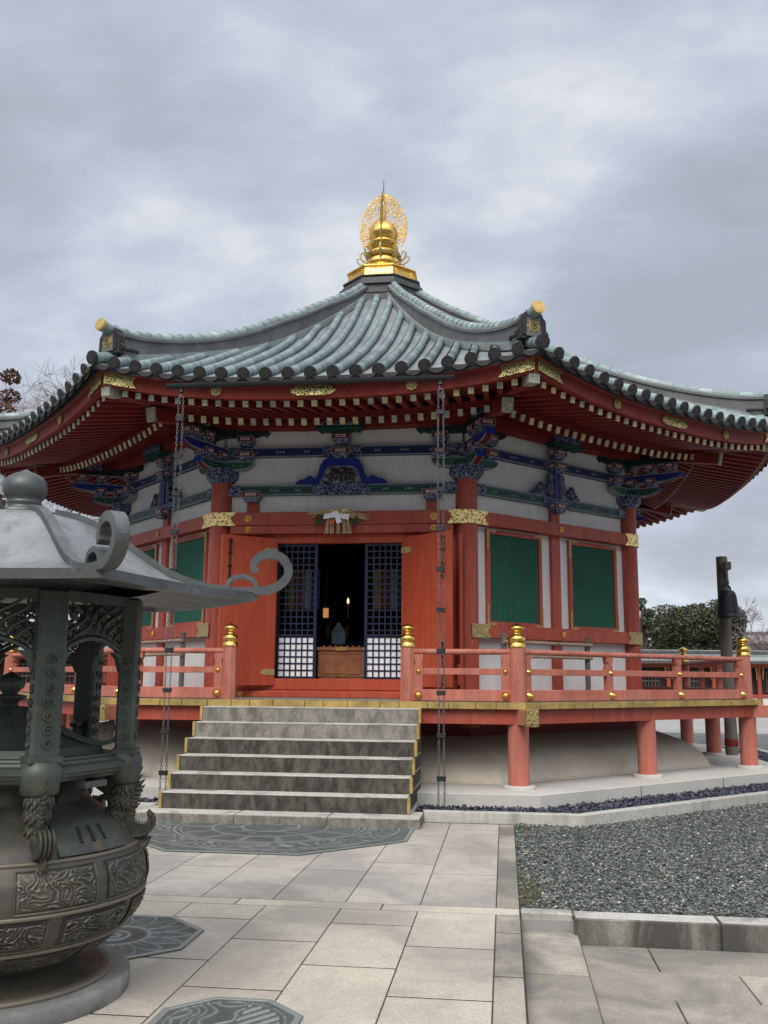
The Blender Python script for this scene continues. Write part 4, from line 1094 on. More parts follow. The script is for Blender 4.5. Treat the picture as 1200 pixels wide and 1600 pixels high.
part('gilt_crest', em, 'gold_dull', q_)
gcap = MB(); gcap.tube([(0, -7.40, 6.212), (0, -7.55, 6.22), (0, -7.64, 6.235)], [.080, .080, .080], 18, 0, True); gcap.tube([(0, -7.63, 6.232), (0, -7.675, 6.238)], .088, 20, 1, True, False)
gcap.tube([(0, -7.672, 6.238), (0, -7.68, 6.239)], .070, 20, 1, True, False)
part('gold_capped_roll', gcap, ['roll', 'gold_cap'], o)
spin(o, range(1, 8), PI/8)
# collar of the roof and gilt finial
def octl(mb, prof, mi=0):
    k_ = len(prof); vs = []
    for a, z in prof:
        rr = a/math.cos(PI/8)
        for i in range(8): an = PI/8+i*Q; vs.append((rr*math.cos(an), rr*math.sin(an), z))
    mb.add(vs, [(j*8+i, j*8+(i+1) % 8, (j+1)*8+(i+1) % 8, (j+1)*8+i) for j in range(k_-1) for i in range(8)], mi)
    mb.add(vs[-8:], [tuple(range(8))], mi); return mb
cl = MB(); octl(cl, [(.86, 8.95), (.86, 9.20), (.88, 9.21), (.88, 9.25), (.82, 9.27), (.82, 9.40), (.87, 9.41), (.87, 9.46), (.81, 9.48), (.81, 9.53), (.78, 9.54), (.76, 9.60), (.80, 9.61), (.80, 9.63)])
part('roof_collar', cl, 'copper_dark', H)
pd = MB(); octl(pd, [(.725, 9.62), (.735, 9.625), (.735, 9.655), (.70, 9.662), (.685, 9.845), (.72, 9.855), (.72, 9.885), (.62, 9.89)])
for k in range(8):
    m2 = MB(); a_ = .694
    for z in (9.69, 9.82): m2.box((0, -a_-.002, z), (.36, .012, .009))
    for s_ in (-1, 1): m2.box((s_*.19, -a_-.002, 9.755), (.009, .012, .10)); m2.box((s_*.185, -a_-.002, 9.755), (.03, .010, .03), Matrix.Rotation(PI/4, 3, 'Y'))
    rz = Matrix.Rotation(k*Q, 3, 'Z'); pd.add([rz @ Vector(v) for v in m2.v], m2.f)
part('gilt_pedestal', pd, 'gold', H)
pt = MB()
pt.lathe([(.34, 9.89), (.36, 9.90), (.36, 9.93), (.29, 9.95), (.27, 9.99), (.30, 10.03), (.355, 10.09), (.375, 10.16), (.36, 10.23), (.31, 10.29), (.27, 10.31), (.27, 10.34), (.36, 10.37), (.37, 10.40), (.30, 10.42), (.23, 10.45), (.21, 10.50), (.25, 10.55), (.30, 10.62), (.31, 10.66), (.24, 10.66)], (0, 0, 0), 32)
for i in range(8):   # lotus petals round the bowl and under the jewel
    for zc_, r0, r1, h in ((10.44, .23, .34, .17), (9.97, .28, .34, .10)):
        a = 2*PI*i/8+PI/8; R3 = Matrix.Rotation(a, 3, 'Z')
        pet = [R3 @ Vector((r0+(r1-r0)*u**.8, (1-abs(2*v-1))*0 + (v-.5)*.24*math.sin(PI*min(1, .25+u*.75)), zc_+h*u)) for u in [j/5 for j in range(6)] for v in [q/4 for q in range(5)]]
        pt.add(pet, [(u*5+v, u*5+v+1, (u+1)*5+v+1, (u+1)*5+v) for u in range(5) for v in range(4)], 0, True)
part('gilt_lotus_bowl', pt, 'gold', H)
cw = MB()
for i in range(8):
    a = 2*PI*i/8; R3 = Matrix.Rotation(a, 3, 'Z')
    P2 = lambda pts: [R3 @ Vector((x_, 0, z_)) for x_, z_ in pts]
    cw.tube(P2([(.30, 10.30), (.36, 10.27), (.42, 10.28), (.47, 10.34), (.49, 10.42), (.46, 10.475), (.41, 10.47), (.40, 10.42), (.43, 10.40)]), [.022, .024, .024, .024, .022, .020, .018, .014, .010], 7)
    if i % 2 == 0:
        cw.tube(P2([(.34, 10.20), (.42, 10.17), (.50, 10.21), (.555, 10.28), (.56, 10.34), (.52, 10.35), (.50, 10.31)]), [.018, .018, .018, .016, .014, .012, .008], 7)
    cw.tube(P2([(.45, 10.26), (.45, 10.16)]), .006, 5); cw.lathe([(0, .07), (.022, .05), (.03, .0), (.034, -.01), (0, -.01)], R3 @ Vector((.45, 0, 10.09)), 8)
cw.lathe([(.30, 10.30), (.37, 10.33), (.39, 10.36), (.37, 10.38), (.30, 10.36)], (0, 0, 0), 32)
part('gilt_scroll_crown', cw, 'gold_dull', H)
jw = MB(); jw.lathe([(0, 10.62), (.14, 10.64), (.25, 10.71), (.305, 10.82), (.305, 10.93), (.25, 11.04), (.15, 11.12), (.07, 11.18), (.02, 11.26), (0, 11.30)], (0, 0, 0), 32)
part('gilt_jewel', jw, 'gold', H)
def halo(rz):
    mb = MB(); r = random.Random(5); R3 = Matrix.Rotation(rz, 3, 'Z')
    def outl(t):  # t in 0..1 from bottom to tip along one side: x,z
        z = 10.60+1.16*t; x_ = .50*max(0, 1-abs((t-.38)/.64)**(1.75 if t > .38 else 2.3))**.6
        return x_, z
    def inner(z): 
        d = z-10.87; return math.sqrt(max(0, .30**2-d*d))
    for s_ in (-1, 1):
        for j in range(330):
            t = r.random()**.85; X_, z = outl(t); xi = max(inner(z), .02)
            if X_-xi < .02: continue
            x_ = xi+(X_-xi)*r.random()**.8; rad_ = r.uniform(.022, .042); a0 = r.uniform(0, 2*PI); sg = r.choice((-1, 1)); pts = []
            for q in range(8): a = a0+sg*q*.62; rr = rad_*(1-q*.07); pts.append(R3 @ Vector((s_*(x_+rr*math.cos(a)), 0, z+rr*math.sin(a)+q*.004)))
            mb.tube(pts, [.0072-.0005*q for q in range(8)], 4)
        for j in range(22):
            t = j/22; X_, z = outl(t); nx_, nz_ = outl(min(1, t+.045)); tip = Vector((s_*(X_+.035), 0, z+.055)); mb.tube([R3 @ Vector((s_*(X_-.03), 0, z-.02)), R3 @ Vector((s_*(X_+.008), 0, z)), R3 @ tip], [.011, .009, .002], 5)
        mb.tube([R3 @ Vector((s_*(inner(10.60+.05*q)+.012), 0, 10.60+.05*q)) for q in range(12)], .008, 5)
    return mb
for a in (0, PI/2): part('flame_halo', halo(a), 'gold_pale', H)
sp_ = MB(); sp_.tube([(0, 0, 11.15), (0, 0, 11.82)], [.035, .02], 8); part('halo_stem', sp_, 'gold', H)
rod = MB(); rod.tube([(0, 0, 11.8), (0, 0, 12.12)], [.012, .006], 6); part('lightning_rod', rod, 'gutter', H)

# ------------------------------------------------------------------ staircase
ST = thing('stone_staircase', 'six-step stained granite staircase with ochre edged ends below the open door', 'staircase', (0, -8.46, 0))
ST_ = ST.location
YF = -6.78; TR = .2685; HZ = 1.174; RH = .1794
for i in range(6):
    y0 = YF-i*TR; z1 = HZ-i*RH; z0 = z1-RH
    mb = MB()
    mb.box((0, (y0-6.40)/2-ST_.y, (z1+z0)/2-.004), (2*1.374, abs(y0+6.40)-.012, RH-.008), None, .003, 0)
    mb.box((0, (y0-6.40)/2-ST_.y-.002, z1-.007), (2*1.376, abs(y0+6.40)-.006, .014), None, .004, 1)
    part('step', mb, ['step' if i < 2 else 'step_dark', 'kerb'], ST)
    for s_ in (-1, 1):
        e2 = MB(); e2.box((s_*1.393, y0-ST_.y+.022, (z1+z0)/2+.004), (.034, .058, RH-.004), None, .003)
        part('edge_board', e2, 'ochre', ST)
sb = MB()
for a, b in ((-1.54, -.45), (-.446, .56), (.564, 1.54)): sb.box(((a+b)/2, -8.17-ST_.y, .048), (b-a, .58, .096), None, .006, 1); sb.box(((a+b)/2, -8.17-ST_.y, .097), (b-a-.012, .568, .003), None, 0, 0)
sb.box((0, -7.4-ST_.y, .04), (2.8, 1.0, .07))
part('foot_slab', sb, ['kerb', 'step'], ST)
# ------------------------------------------------------------------ incense burner
BC = Vector((-.135, -13.897, 0)); PHI = R_(14.0)
B = thing('incense_burner', 'large patinated bronze incense burner with curled hexagonal roof on a round bowl', 'incense burner', BC)
def hexdir(i): a = PHI+i*PI/3; return Vector((math.cos(a), math.sin(a), 0))
rg = MB().lathe([(.68, 0), (.685, .012), (.685, .072), (.675, .085), (.50, .085)], (0, 0, 0), 64); part('stone_ring', rg, 'granite', B)
ft = MB().lathe([(.59, .085), (.595, .094), (.585, .108), (.54, .113), (.50, .125), (.46, .145), (.425, .165), (.41, .18), (.41, .19)], (0, 0, 0), 64); part('flared_foot', ft, 'bronze_brown', B)
RB = [(.17, .405), (.19, .46), (.24, .56), (.31, .645), (.39, .705), (.47, .735), (.55, .745), (.63, .735), (.70, .705), (.77, .65), (.83, .575), (.88, .49), (.93, .43), (1.03, .40)]
def rb(z):
    for (a0, b0), (a1, b1) in zip(RB[:-1], RB[1:]):
        if z <= a1: return b0+(b1-b0)*(z-a0)/(a1-a0)
    return RB[-1][1]
bw = MB(); zz_ = [.17+(.86)*i/64 for i in range(65)]
bw.lathe([((rb(max(.17, z-.012))+2*rb(z)+rb(min(1.03, z+.012)))/4, z) for z in zz_], (0, 0, 0), 96); part('bowl', bw, 'bronze_brown', B)
def relief(z0, z1, a0, a1, seed, amp=.017):
    mb = MB(); nu, nv = 84, 50
    def fn(u, v):
        a = a0+(a1-a0)*u; z = z0+(z1-z0)*v; ed_ = min(u, 1-u)*(a1-a0)*rb(z); ed2 = min(v, 1-v)*(z1-z0); e_ = min(ed_, ed2)
        wx = mnoise.noise(Vector((u*3.1+seed, v*2.3, seed*.7))); wy = mnoise.noise(Vector((u*3.1, v*2.3+seed, 5.1+seed)))
        q = mnoise.noise(Vector((u*5.0+wx*1.6+seed*3, v*3.2+wy*1.6, seed)))
        h = (1-abs(math.sin(PI*4.0*q)))**1.2
        h2 = mnoise.noise(Vector((u*15+seed, v*10, 2)))*.25
        body = (h+h2)*amp*min(1, e_/.02)
        fr_ = .010 if e_ < .006 else (-.004 if e_ < .016 else 0)
        r_ = rb(z)+.003+max(body, 0)*(1 if e_ > .016 else 0)+fr_*0+(.004 if e_ < .005 else (-.003 if e_ < .014 else 0))
        return (r_*math.cos(a), r_*math.sin(a), z)
    mb.grid(fn, nu, nv, 0, True); return mb
vis0 = -PI/2-1.1
for row, (z0, z1, off, am) in enumerate(((.505, .69, 0, .010), (.335, .47, .5, .016), (.215, .300, 0, .012))):
    for i in range(10):
        a0 = PHI+(i+off)*2*PI/10+.045; a1 = PHI+(i+1+off)*2*PI/10-.045
        part('relief_panel', relief(z0, z1, a0, a1, row*11+i*1.7, am), 'bronze_brown', B)
for z in (.318, .488, .71):
    bd = MB().lathe([(rb(z)-.004, z-.012), (rb(z)+.008, z-.008), (rb(z)+.009, z+.006), (rb(z)-.004, z+.011)], (0, 0, 0), 96); part('bowl_band', bd, 'bronze_brown', B)
# slotted cover plate on the shoulder (towards the camera's right)
def on_bowl(a, z, off=0):
    d = .01; nr = Vector((z+d-(z-d), -(rb(z+d)-rb(z-d)))).normalized(); r_ = rb(z)+off*abs(nr.x); return Vector((r_*math.cos(a), r_*math.sin(a), z+off*nr.y))
PA = R_(-22)
cp_ = MB()
def fnp(off): return lambda u, v: tuple(on_bowl(PA-.30+.60*u, .72+.125*v, off))
cp_.grid(fnp(.016), 20, 14, 0, True)
eg = [on_bowl(PA-.30+.60*t, .72, .016) for t in [i/20 for i in range(21)]]; eg2 = [on_bowl(PA-.30+.60*t, .72, -.004) for t in [i/20 for i in range(21)]]
cp_.add(eg+eg2, [(i, i+1, 22+i, 21+i) for i in range(20)])
for s_ in (0, 1):
    eg = [on_bowl(PA-.30+.60*s_, .72+.125*i/14, .016) for i in range(15)]; eg2 = [on_bowl(PA-.30+.60*s_, .72+.125*i/14, -.004) for i in range(15)]
    cp_.add(eg+eg2, [(i, i+1, 16+i, 15+i) for i in range(14)])
o = part('cover_plate', cp_, 'bronze', B)
for j in range(3):
    sl_ = MB(); u0 = PA-.11+.11*j
    p0 = on_bowl(u0, .762, .018); p1 = on_bowl(u0+.035, .82, .018); sl_.bar(p0, p1, .018, .006, up=tuple(Vector((math.cos(PA), math.sin(PA), .9)))); part('slot', sl_, 'black', o)
# platform
def hexl(prof, mb=None, mi=0, cap=True):
    mb = mb or MB(); k_ = len(prof); vs = []
    for r_, z in prof:
        for i in range(6): d = hexdir(i); vs.append((d.x*r_, d.y*r_, z))
    mb.add(vs, [(j*6+i, j*6+(i+1) % 6, (j+1)*6+(i+1) % 6, (j+1)*6+i) for j in range(k_-1) for i in range(6)], mi)
    if cap: mb.add(vs[-6:], [tuple(range(6))], mi); mb.add(vs[:6], [tuple(range(5, -1, -1))], mi)
    return mb
pf = hexl([(.50, 1.04), (.60, 1.045), (.63, 1.05), (.635, 1.065), (.655, 1.07), (.66, 1.085), (.675, 1.09), (.68, 1.12), (.66, 1.125), (.635, 1.128), (.63, 1.14), (.60, 1.145), (.595, 1.155)])
for i in range(6):
    d = hexdir(i); pf.lathe([(.075, 1.0), (.088, 1.008), (.090, 1.05), (.096, 1.075), (.098, 1.12), (.090, 1.13), (.085, 1.15)], d*.60, 28)
part('platform', pf, 'bronze', B)
# pillars
for i in range(6):
    d = hexdir(i); pl = MB(); R3 = Matrix((Vector((-d.y, d.x, 0)), d, Vector((0, 0, 1)))).transposed()
    pl.box(d*.605+Vector((0, 0, 1.55)), (.138, .095, .82), R3, .014)
    pl.box(d*.605+Vector((0, 0, 1.16)), (.165, .13, .03), R3, .005)
    tn = Vector((-d.y, d.x, 0))
    for q in range(7):   # raised spirals
        z = 1.23+q*.065
        for sg, fd in ((1, 0),):
            c = d*.661+Vector((0, 0, z)); pl.tube([c+tn*(.028*math.cos(t*.75+q)*(1-t*.075))+Vector((0, 0, .028*math.sin(t*.75+q)*(1-t*.075))) for t in range(11)], .0045, 5)
            for sd2 in (-1, 1):
                c = d*.605+tn*sd2*.073+Vector((0, 0, z)); pl.tube([c+d*(.026*math.cos(t*.75+q)*(1-t*.075))+Vector((0, 0, .026*math.sin(t*.75+q)*(1-t*.075))) for t in range(11)], .0045, 5)
    part('pillar', pl, 'bronze', B)
# openwork arches between the pillars
rr_ = random.Random(9)
for i in range(6):
    a, b = hexdir(i)*.605, hexdir(i+1)*.605; mid_ = (a+b)/2; d = (b-a).normalized(); hw = (b-a).length/2-.06; nr = mid_.normalized()
    mb = MB()
    arch = lambda u: 1.635+.10*math.cos(u/hw*PI/2)**.7 if abs(u) < hw*.999 else 1.635
    us = [hw*(-1+2*j/24) for j in range(25)]
    for off in (0, .03): mb.tube([mid_+d*u+Vector((0, 0, arch(u)+off*.9)) for u in us], .014 if off == 0 else .008, 6)
    mb.box(mid_+Vector((0, 0, 1.935)), (2*hw, .05, .05), Matrix((d, -nr, Vector((0, 0, 1)))).transposed())
    for sg in (-1, 1):
        for j in range(11):
            u0 = -hw*1.2+j*.075; pts = []
            for q in range(15):
                z = 1.655+.27*q/14; u = sg*(u0+.30*q/14+.022*math.sin(q*.9+j*1.3))
                if abs(u) < hw and z > arch(u)+.01: pts.append(mid_+d*u+nr*.006*sg+Vector((0, 0, z)))
            if len(pts) > 2: mb.tube(pts, [.005+.007*math.sin(PI*q/(len(pts)-1)) for q in range(len(pts))], 5)
    for j in range(16):
        u = rr_.uniform(-hw*.9, hw*.9); z = rr_.uniform(1.74, 1.90); ra = rr_.uniform(.015, .032)
        if z < arch(u)+.03: continue
        mb.tube([mid_+d*(u+ra*math.cos(t*.8)*(1-t*.08))+Vector((0, 0, z+ra*math.sin(t*.8)*(1-t*.08))) for t in range(9)], .008, 5)
    for sg in (-1, 1):
        mb.prism([(0, 0), (.0, -.10), (-.02*sg*-1*-1, -.10), (-.05*sg, -.03), (-.09*sg, 0)] if sg > 0 else [(0, 0), (.09, 0), (.05, -.03), (.02, -.10), (0, -.10)], mid_+d*sg*(hw+.0)+Vector((0, 0, 1.665)), d, (0, 0, 1), .03)
    part('openwork_arch', mb, 'bronze', B)
# roof of the burner
RP = [(.10, 2.41), (.17, 2.405), (.24, 2.395), (.33, 2.37), (.415, 2.332), (.53, 2.262), (.64, 2.185), (.74, 2.118), (.83, 2.070), (.95, 2.032), (1.05, 2.013), (1.15, 2.004), (1.27, 2.006)]
def rpz(q):
    for (a0, b0), (a1, b1) in zip(RP[:-1], RP[1:]):
        if q <= a1: return b0+(b1-b0)*(q-a0)/(a1-a0)
    return RP[-1][1]
def roofs():
    mb = MB(); nt_, nr_ = 10, 26
    for i in range(6):
        d0, d1 = hexdir(i), hexdir(i+1)
        def pt(q, t, dz=0, sc_=1.0):
            p_ = (d0*(1-t)+d1*t)*q*sc_; z = rpz(q)+.0; w_ = abs(2*t-1); z += -.012*(1-w_*w_)*(q/1.24)**2; return (p_.x, p_.y, z+dz)
        vs = [pt(.10+(1.17)*j/nr_, k_/nt_) for j in range(nr_+1) for k_ in range(nt_+1)]
        mb.add(vs, [(j*(nt_+1)+k_, j*(nt_+1)+k_+1, (j+1)*(nt_+1)+k_+1, (j+1)*(nt_+1)+k_) for j in range(nr_) for k_ in range(nt_)], 0, True)
        rim = []
        for k_ in range(nt_+1):
            rim += [pt(1.27, k_/nt_), pt(1.27, k_/nt_, -.045), pt(1.27, k_/nt_, -.045, .965), pt(1.27, k_/nt_, -.02, .93), pt(1.0, k_/nt_, -.02, .75)]
        mb.add(rim, [(5*k_+q, 5*k_+q+1, 5*k_+q+6, 5*k_+q+5) for k_ in range(nt_) for q in range(4)], 1)
    return mb
o = part('burner_roof', roofs(), ['bronze_light', 'bronze_trim'], B)
def ribbon(mb, pts, th, wd, d, mi=0):
    d = Vector(d); tn = Vector((-d.y, d.x, 0)); n_ = len(pts); vs = []
    for i, (r_, z) in enumerate(pts):
        a = Vector(pts[max(i-1, 0)]); b = Vector(pts[min(i+1, n_-1)]); t = (b-a).normalized(); nr = Vector((-t.y, t.x))
        tt = th if not isinstance(th, list) else th[i]; ww = wd if not isinstance(wd, list) else wd[i]
        for sgn, sw in ((1, 1), (1, -1), (-1, -1), (-1, 1)):
            q = Vector((r_, z))+nr*sgn*tt/2; vs.append(d*q.x+tn*sw*ww/2+Vector((0, 0, q.y)))
    mb.add(vs, [(i*4+j, i*4+(j+1) % 4, (i+1)*4+(j+1) % 4, (i+1)*4+j) for i in range(n_-1) for j in range(4)], mi)
    mb.add(vs[:4], [(3, 2, 1, 0)], mi); mb.add(vs[-4:], [(0, 1, 2, 3)], mi)
def smooth(pts, it=2):
    for _ in range(it):
        o_ = [pts[0]]
        for a, b in zip(pts[:-1], pts[1:]):
            o_ += [tuple(x_*.75+y_*.25 for x_, y_ in zip(a, b)), tuple(x_*.25+y_*.75 for x_, y_ in zip(a, b))]
        pts = o_+[pts[-1]]
    return pts
for i in range(6):
    mb = MB(); pts = [(q, rpz(q)+.012) for q, _ in RP[1:-1]] + [(1.25, 2.012), (1.33, 2.018), (1.39, 2.045), (1.435, 2.095), (1.438, 2.15), (1.398, 2.205), (1.33, 2.222), (1.265, 2.20), (1.238, 2.15), (1.258, 2.115)]
    sp2 = smooth(pts, 2); n_ = len(sp2)
    ribbon(mb, sp2, [.034+.012*min(1, max(0, (p_[0]-1.2)/.1)) for p_ in sp2], [.052+.010*min(1, max(0, (p_[0]-.9)/.3)) for p_ in sp2], hexdir(i))
    ribbon(mb, smooth([(1.27, 2.015), (1.255, 2.062), (1.215, 2.09), (1.16, 2.092), (1.115, 2.068), (1.105, 2.03)], 2), .026, .055, hexdir(i))
    part('ridge_scroll', mb, 'bronze_trim', o)
kn = MB().lathe([(.165, 2.395), (.17, 2.415), (.15, 2.423), (.09, 2.43), (.083, 2.450), (.092, 2.462), (.092, 2.47), (.085, 2.475), (.100, 2.492), (.114, 2.52), (.118, 2.548), (.112, 2.580), (.092, 2.608), (.062, 2.626), (.03, 2.638), (0, 2.655)], (0, 0, 0), 40); part('roof_knob', kn, 'bronze_trim', o)
# inner lid
il = hexl([(.50, 1.155), (.48, 1.19), (.40, 1.20), (.30, 1.24), (.22, 1.30), (.16, 1.36), (.12, 1.385), (.05, 1.39)])
il.lathe([(.05, 1.385), (.045, 1.41), (.085, 1.43), (.088, 1.442), (.04, 1.452), (.042, 1.462), (.07, 1.485), (.076, 1.505), (.066, 1.53), (.035, 1.55), (0, 1.568)], (0, 0, 0), 28)
for i in range(6): ribbon(il, smooth([(.16, 1.375), (.24, 1.30), (.34, 1.235), (.45, 1.20), (.54, 1.205), (.575, 1.25), (.545, 1.29), (.50, 1.27)], 2), .022, .05, hexdir(i))
part('inner_lid', il, 'bronze', B)
# dragon brackets
for i in range(6):
    d = hexdir(i); tn = Vector((-d.y, d.x, 0)); mb = MB(); P2 = lambda r_, z, t=0: d*r_+tn*t+Vector((0, 0, z))
    path = smooth([(.59, 1.03), (.61, .98), (.60, .92), (.575, .86), (.58, .80), (.62, .75), (.67, .705), (.70, .66)], 2)
    n_ = len(path); rad_f = lambda j: .068-.040*(j/(n_-1))+.006*math.sin(j*1.4)
    mb.tube([P2(*p_) for p_ in path], [rad_f(j) for j in range(n_)], 14)
    rs = random.Random(i+3)
    for j in range(1, n_-2):   # overlapping scales round the body
        r_, z = path[j]; q0 = rad_f(j); ta = Vector((path[j+1][0]-path[j-1][0], path[j+1][1]-path[j-1][1])).normalized(); nr = Vector((-ta.y, ta.x))
        if nr.x < 0: nr = -nr
        for q in range(11):
            a = 2*PI*(q+.5*(j % 2))/11; o1 = P2(r_+nr.x*q0*math.cos(a), z+nr.y*q0*math.cos(a), q0*math.sin(a)); ctr = P2(r_, z); ou = (o1-ctr).normalized(); dn = (d*ta.x+Vector((0, 0, ta.y)))
            mb.tube([o1-ou*.014, o1-ou*.003+dn*.008, o1+ou*.001+dn*.022], [.015, .012, .004], 6)
        mb.tube([P2(r_+nr.x*q0*.8, z+nr.y*q0*.8), P2(r_+nr.x*(q0+.022), z+nr.y*(q0+.022)-.006), P2(r_+nr.x*(q0+.044)+.004, z+nr.y*(q0+.04)+.014)], [.020, .014, .002], 5)
    tl = smooth([(.58, .80), (.64, .745), (.705, .735), (.76, .77), (.765, .825), (.735, .855), (.745, .82), (.725, .785), (.68, .785), (.63, .82)], 1)
    mb.prism(tl, (0, 0, 0), d, (0, 0, 1), .075)
    for t in (-.03, -.01, .01, .03):
        mb.tube([P2(*p_, t) for p_ in smooth([(.60, .775), (.66, .735), (.72, .735), (.770, .772), (.772, .825), (.738, .858)], 1)], [.010, .010, .011, .011, .011, .011, .010, .010, .009, .008, .007, .006, .005, .004][:len(smooth([(0, 0)]*6, 1))], 6)
    mb.tube([P2(.60, .99, 0), P2(.53, .965, 0), P2(.47, .985, 0)], [.05, .035, .012], 8); mb.tube([P2(.60, .96, 0), P2(.54, .93, 0), P2(.49, .93, 0)], [.04, .025, .008], 8)
    part('dragon_bracket', mb, 'dragon', B)
    st_ = MB(); d2 = (hexdir(i)+hexdir(i+1)).normalized(); ribbon(st_, smooth([(.40, .90), (.44, .99), (.53, 1.02), (.60, 1.025)], 2), .03, .16, d2); part('curved_stay', st_, 'bronze', B)

# ------------------------------------------------------------------ bronze plates in the paving
def floor_plate(c, ap, rot, hf, label, N_=16):
    t = thing('bronze_floor_plate', label, 'floor plate', (c[0], c[1], 0), rot, 'engraved octagonal bronze plates in the paving')
    Rv = ap/math.cos(PI/8)
    rim = MB(); vs = []
    for r_, z in ((Rv, .0), (Rv, .010), (Rv-.012, .013), (Rv-.035, .013), (Rv-.040, .009)):
        for i in range(8): a = PI/8+i*Q; vs.append((r_*math.cos(a), r_*math.sin(a), z))
    rim.add(vs, [(j*8+i, j*8+(i+1) % 8, (j+1)*8+(i+1) % 8, (j+1)*8+i) for j in range(4) for i in range(8)]); part('rim', rim, 'plate', t)
    nt_, nr_ = 256, max(40, int(ap*90)); mb = MB(); vs = []
    for j in range(nr_+1):
        q = j/nr_
        for i in range(nt_):
            a = 2*PI*i/nt_; ph = ((a-PI/8) % Q)-Q/2; lim = (ap-.036)/math.cos(ph); r_ = lim*q if q > .85 else (ap-.036)*q/1.0*(1+(1/math.cos(ph)-1)*(q/.85)**3*0.0+0)
            if q > .85: r_ = (ap-.036)*.85+(lim-(ap-.036)*.85)*(q-.85)/.15
            vs.append((r_*math.cos(a), r_*math.sin(a), .0075+hf(r_/ap, a, r_)))
    mb.add(vs, [(j*nt_+i, j*nt_+(i+1) % nt_, (j+1)*nt_+(i+1) % nt_, (j+1)*nt_+i) for j in range(nr_) for i in range(nt_)], 0, True)
    part('relief', mb, 'plate', t); return t
def ringh(q, c, w_): return math.exp(-((q-c)/w_)**2)
def h_big(q, a, r_):
    h = .006*(ringh(q, .90, .008)+ringh(q, .66, .008)+ringh(q, .62, .006)+ringh(q, .40, .008)+ringh(q, .20, .01))
    if .68 < q < .88: h += .006*max(0, 1-abs(math.sin(9*mnoise.noise(Vector((r_*math.cos(a)*4.5, r_*math.sin(a)*4.5, 1))))))**1.5
    if .92 < q: h += .002*(math.sin(a*90) > .2)
    if q < .38: h += .005*max(0, mnoise.noise(Vector((r_*math.cos(a)*7, r_*math.sin(a)*7, 4))))
    if .42 < q < .6: h += .003*(math.sin(a*14) > .75)
    return h
def h_lotus(q, a, r_):
    h = .006*(ringh(q, .42, .03)+ringh(q, .20, .03)); h -= .004*(q < .4)*(q > .22)
    if q > .45:
        pa = (a*16/(2*PI)) % 1-.5; tip = .80+.0*q; wv = math.cos(pa*PI)**.6; e_ = (q-.45)/.5
        edge = abs(abs(pa)*2-(1-e_**2.2)); h += .007*math.exp(-(edge/.07)**2)
        h += .003*math.exp(-(abs(pa)/.12)**2)*(1-e_)
    h += .006*ringh(q, .08, .03)
    return h
def h_bird(q, a, r_):
    x_, y_ = r_*math.cos(a), r_*math.sin(a)
    w1 = mnoise.noise(Vector((x_*5, y_*5, 9))); h = .006*max(0, 1-abs(math.sin(x_*34+w1*9+y_*10)))**2*(q < .82)*(x_ < .05)
    h += .006*(math.sin((x_*.8-y_*.6)*110) > 0)*(x_ > .05)*(q < .75)
    if q > .8: h += .004*max(0, 1-abs(math.sin(12*mnoise.noise(Vector((x_*16, y_*16, 3))))))**2
    h += .004*ringh(q, .82, .012); return h
floor_plate((0, -8.62), 1.49, 0, h_big, 'widest bronze floor plate, partly under the foot of the stone stairs')
floor_plate((.08, -12.86), .50, 0, h_lotus, 'bronze floor plate with lotus petals just behind the incense burner bowl')
floor_plate((1.16, -14.17), .335, 0, h_bird, 'smallest bronze floor plate, in the foreground paving at the bottom edge')

# ------------------------------------------------------------------ rain chains
def rain_chain(x_, y_, zt, zb2, label):
    t = thing('rain_chain', label, 'rain chain', (x_, y_, zb2), 0, 'rain chains hanging from the gutter')
    for s_, nm in ((-.03, 0), (.035, 1)):
        mb = MB(); z = zt-zb2; k_ = 0; pitch = .040
        while z > .0:
            c = Vector((s_+.004*math.sin(z*3+s_*40), 0, z)); n_ = 8; pts = []
            ang = (PI/2 if k_ % 2 else 0)+.5+.35*z; dx = Vector((math.cos(ang), math.sin(ang), 0))
            for q in range(n_+1):
                a = 2*PI*q/n_; pts.append(c+dx*(.0115*math.cos(a))+Vector((0, 0, .027*math.sin(a))))
            mb.tube(pts, .0038, 4, cap=False); z -= pitch; k_ += 1
        part('chain_strand', mb, 'chain', t)
    z = zt-zb2-.28
    while z > .1:
        mb = MB(); mb.box((0, 0, z), (.105, .045, .05), None, .006); mb.box((0, 0, z+.022), (.112, .052, .012)); part('spacer_clip', mb, 'gutter', t); z -= .492
    hk = MB(); hk.tube([(0, 0, zt-zb2+.02), (-.015, 0, zt-zb2+.06), (0, 0, zt-zb2+.10)], .008, 6); hk.tube([(-.03, 0, zt-zb2-.0), (0, 0, zt-zb2+.04), (.035, 0, zt-zb2)], .006, 6); part('hook', hk, 'chain', t)
rain_chain(-1.68, -7.27, 5.10, .04, 'rain chain hanging left of the stone stairs, behind the burner roof scroll')
rain_chain(1.69, -7.27, 5.10, .04, 'rain chain hanging right of the stone stairs, before the right door leaf')

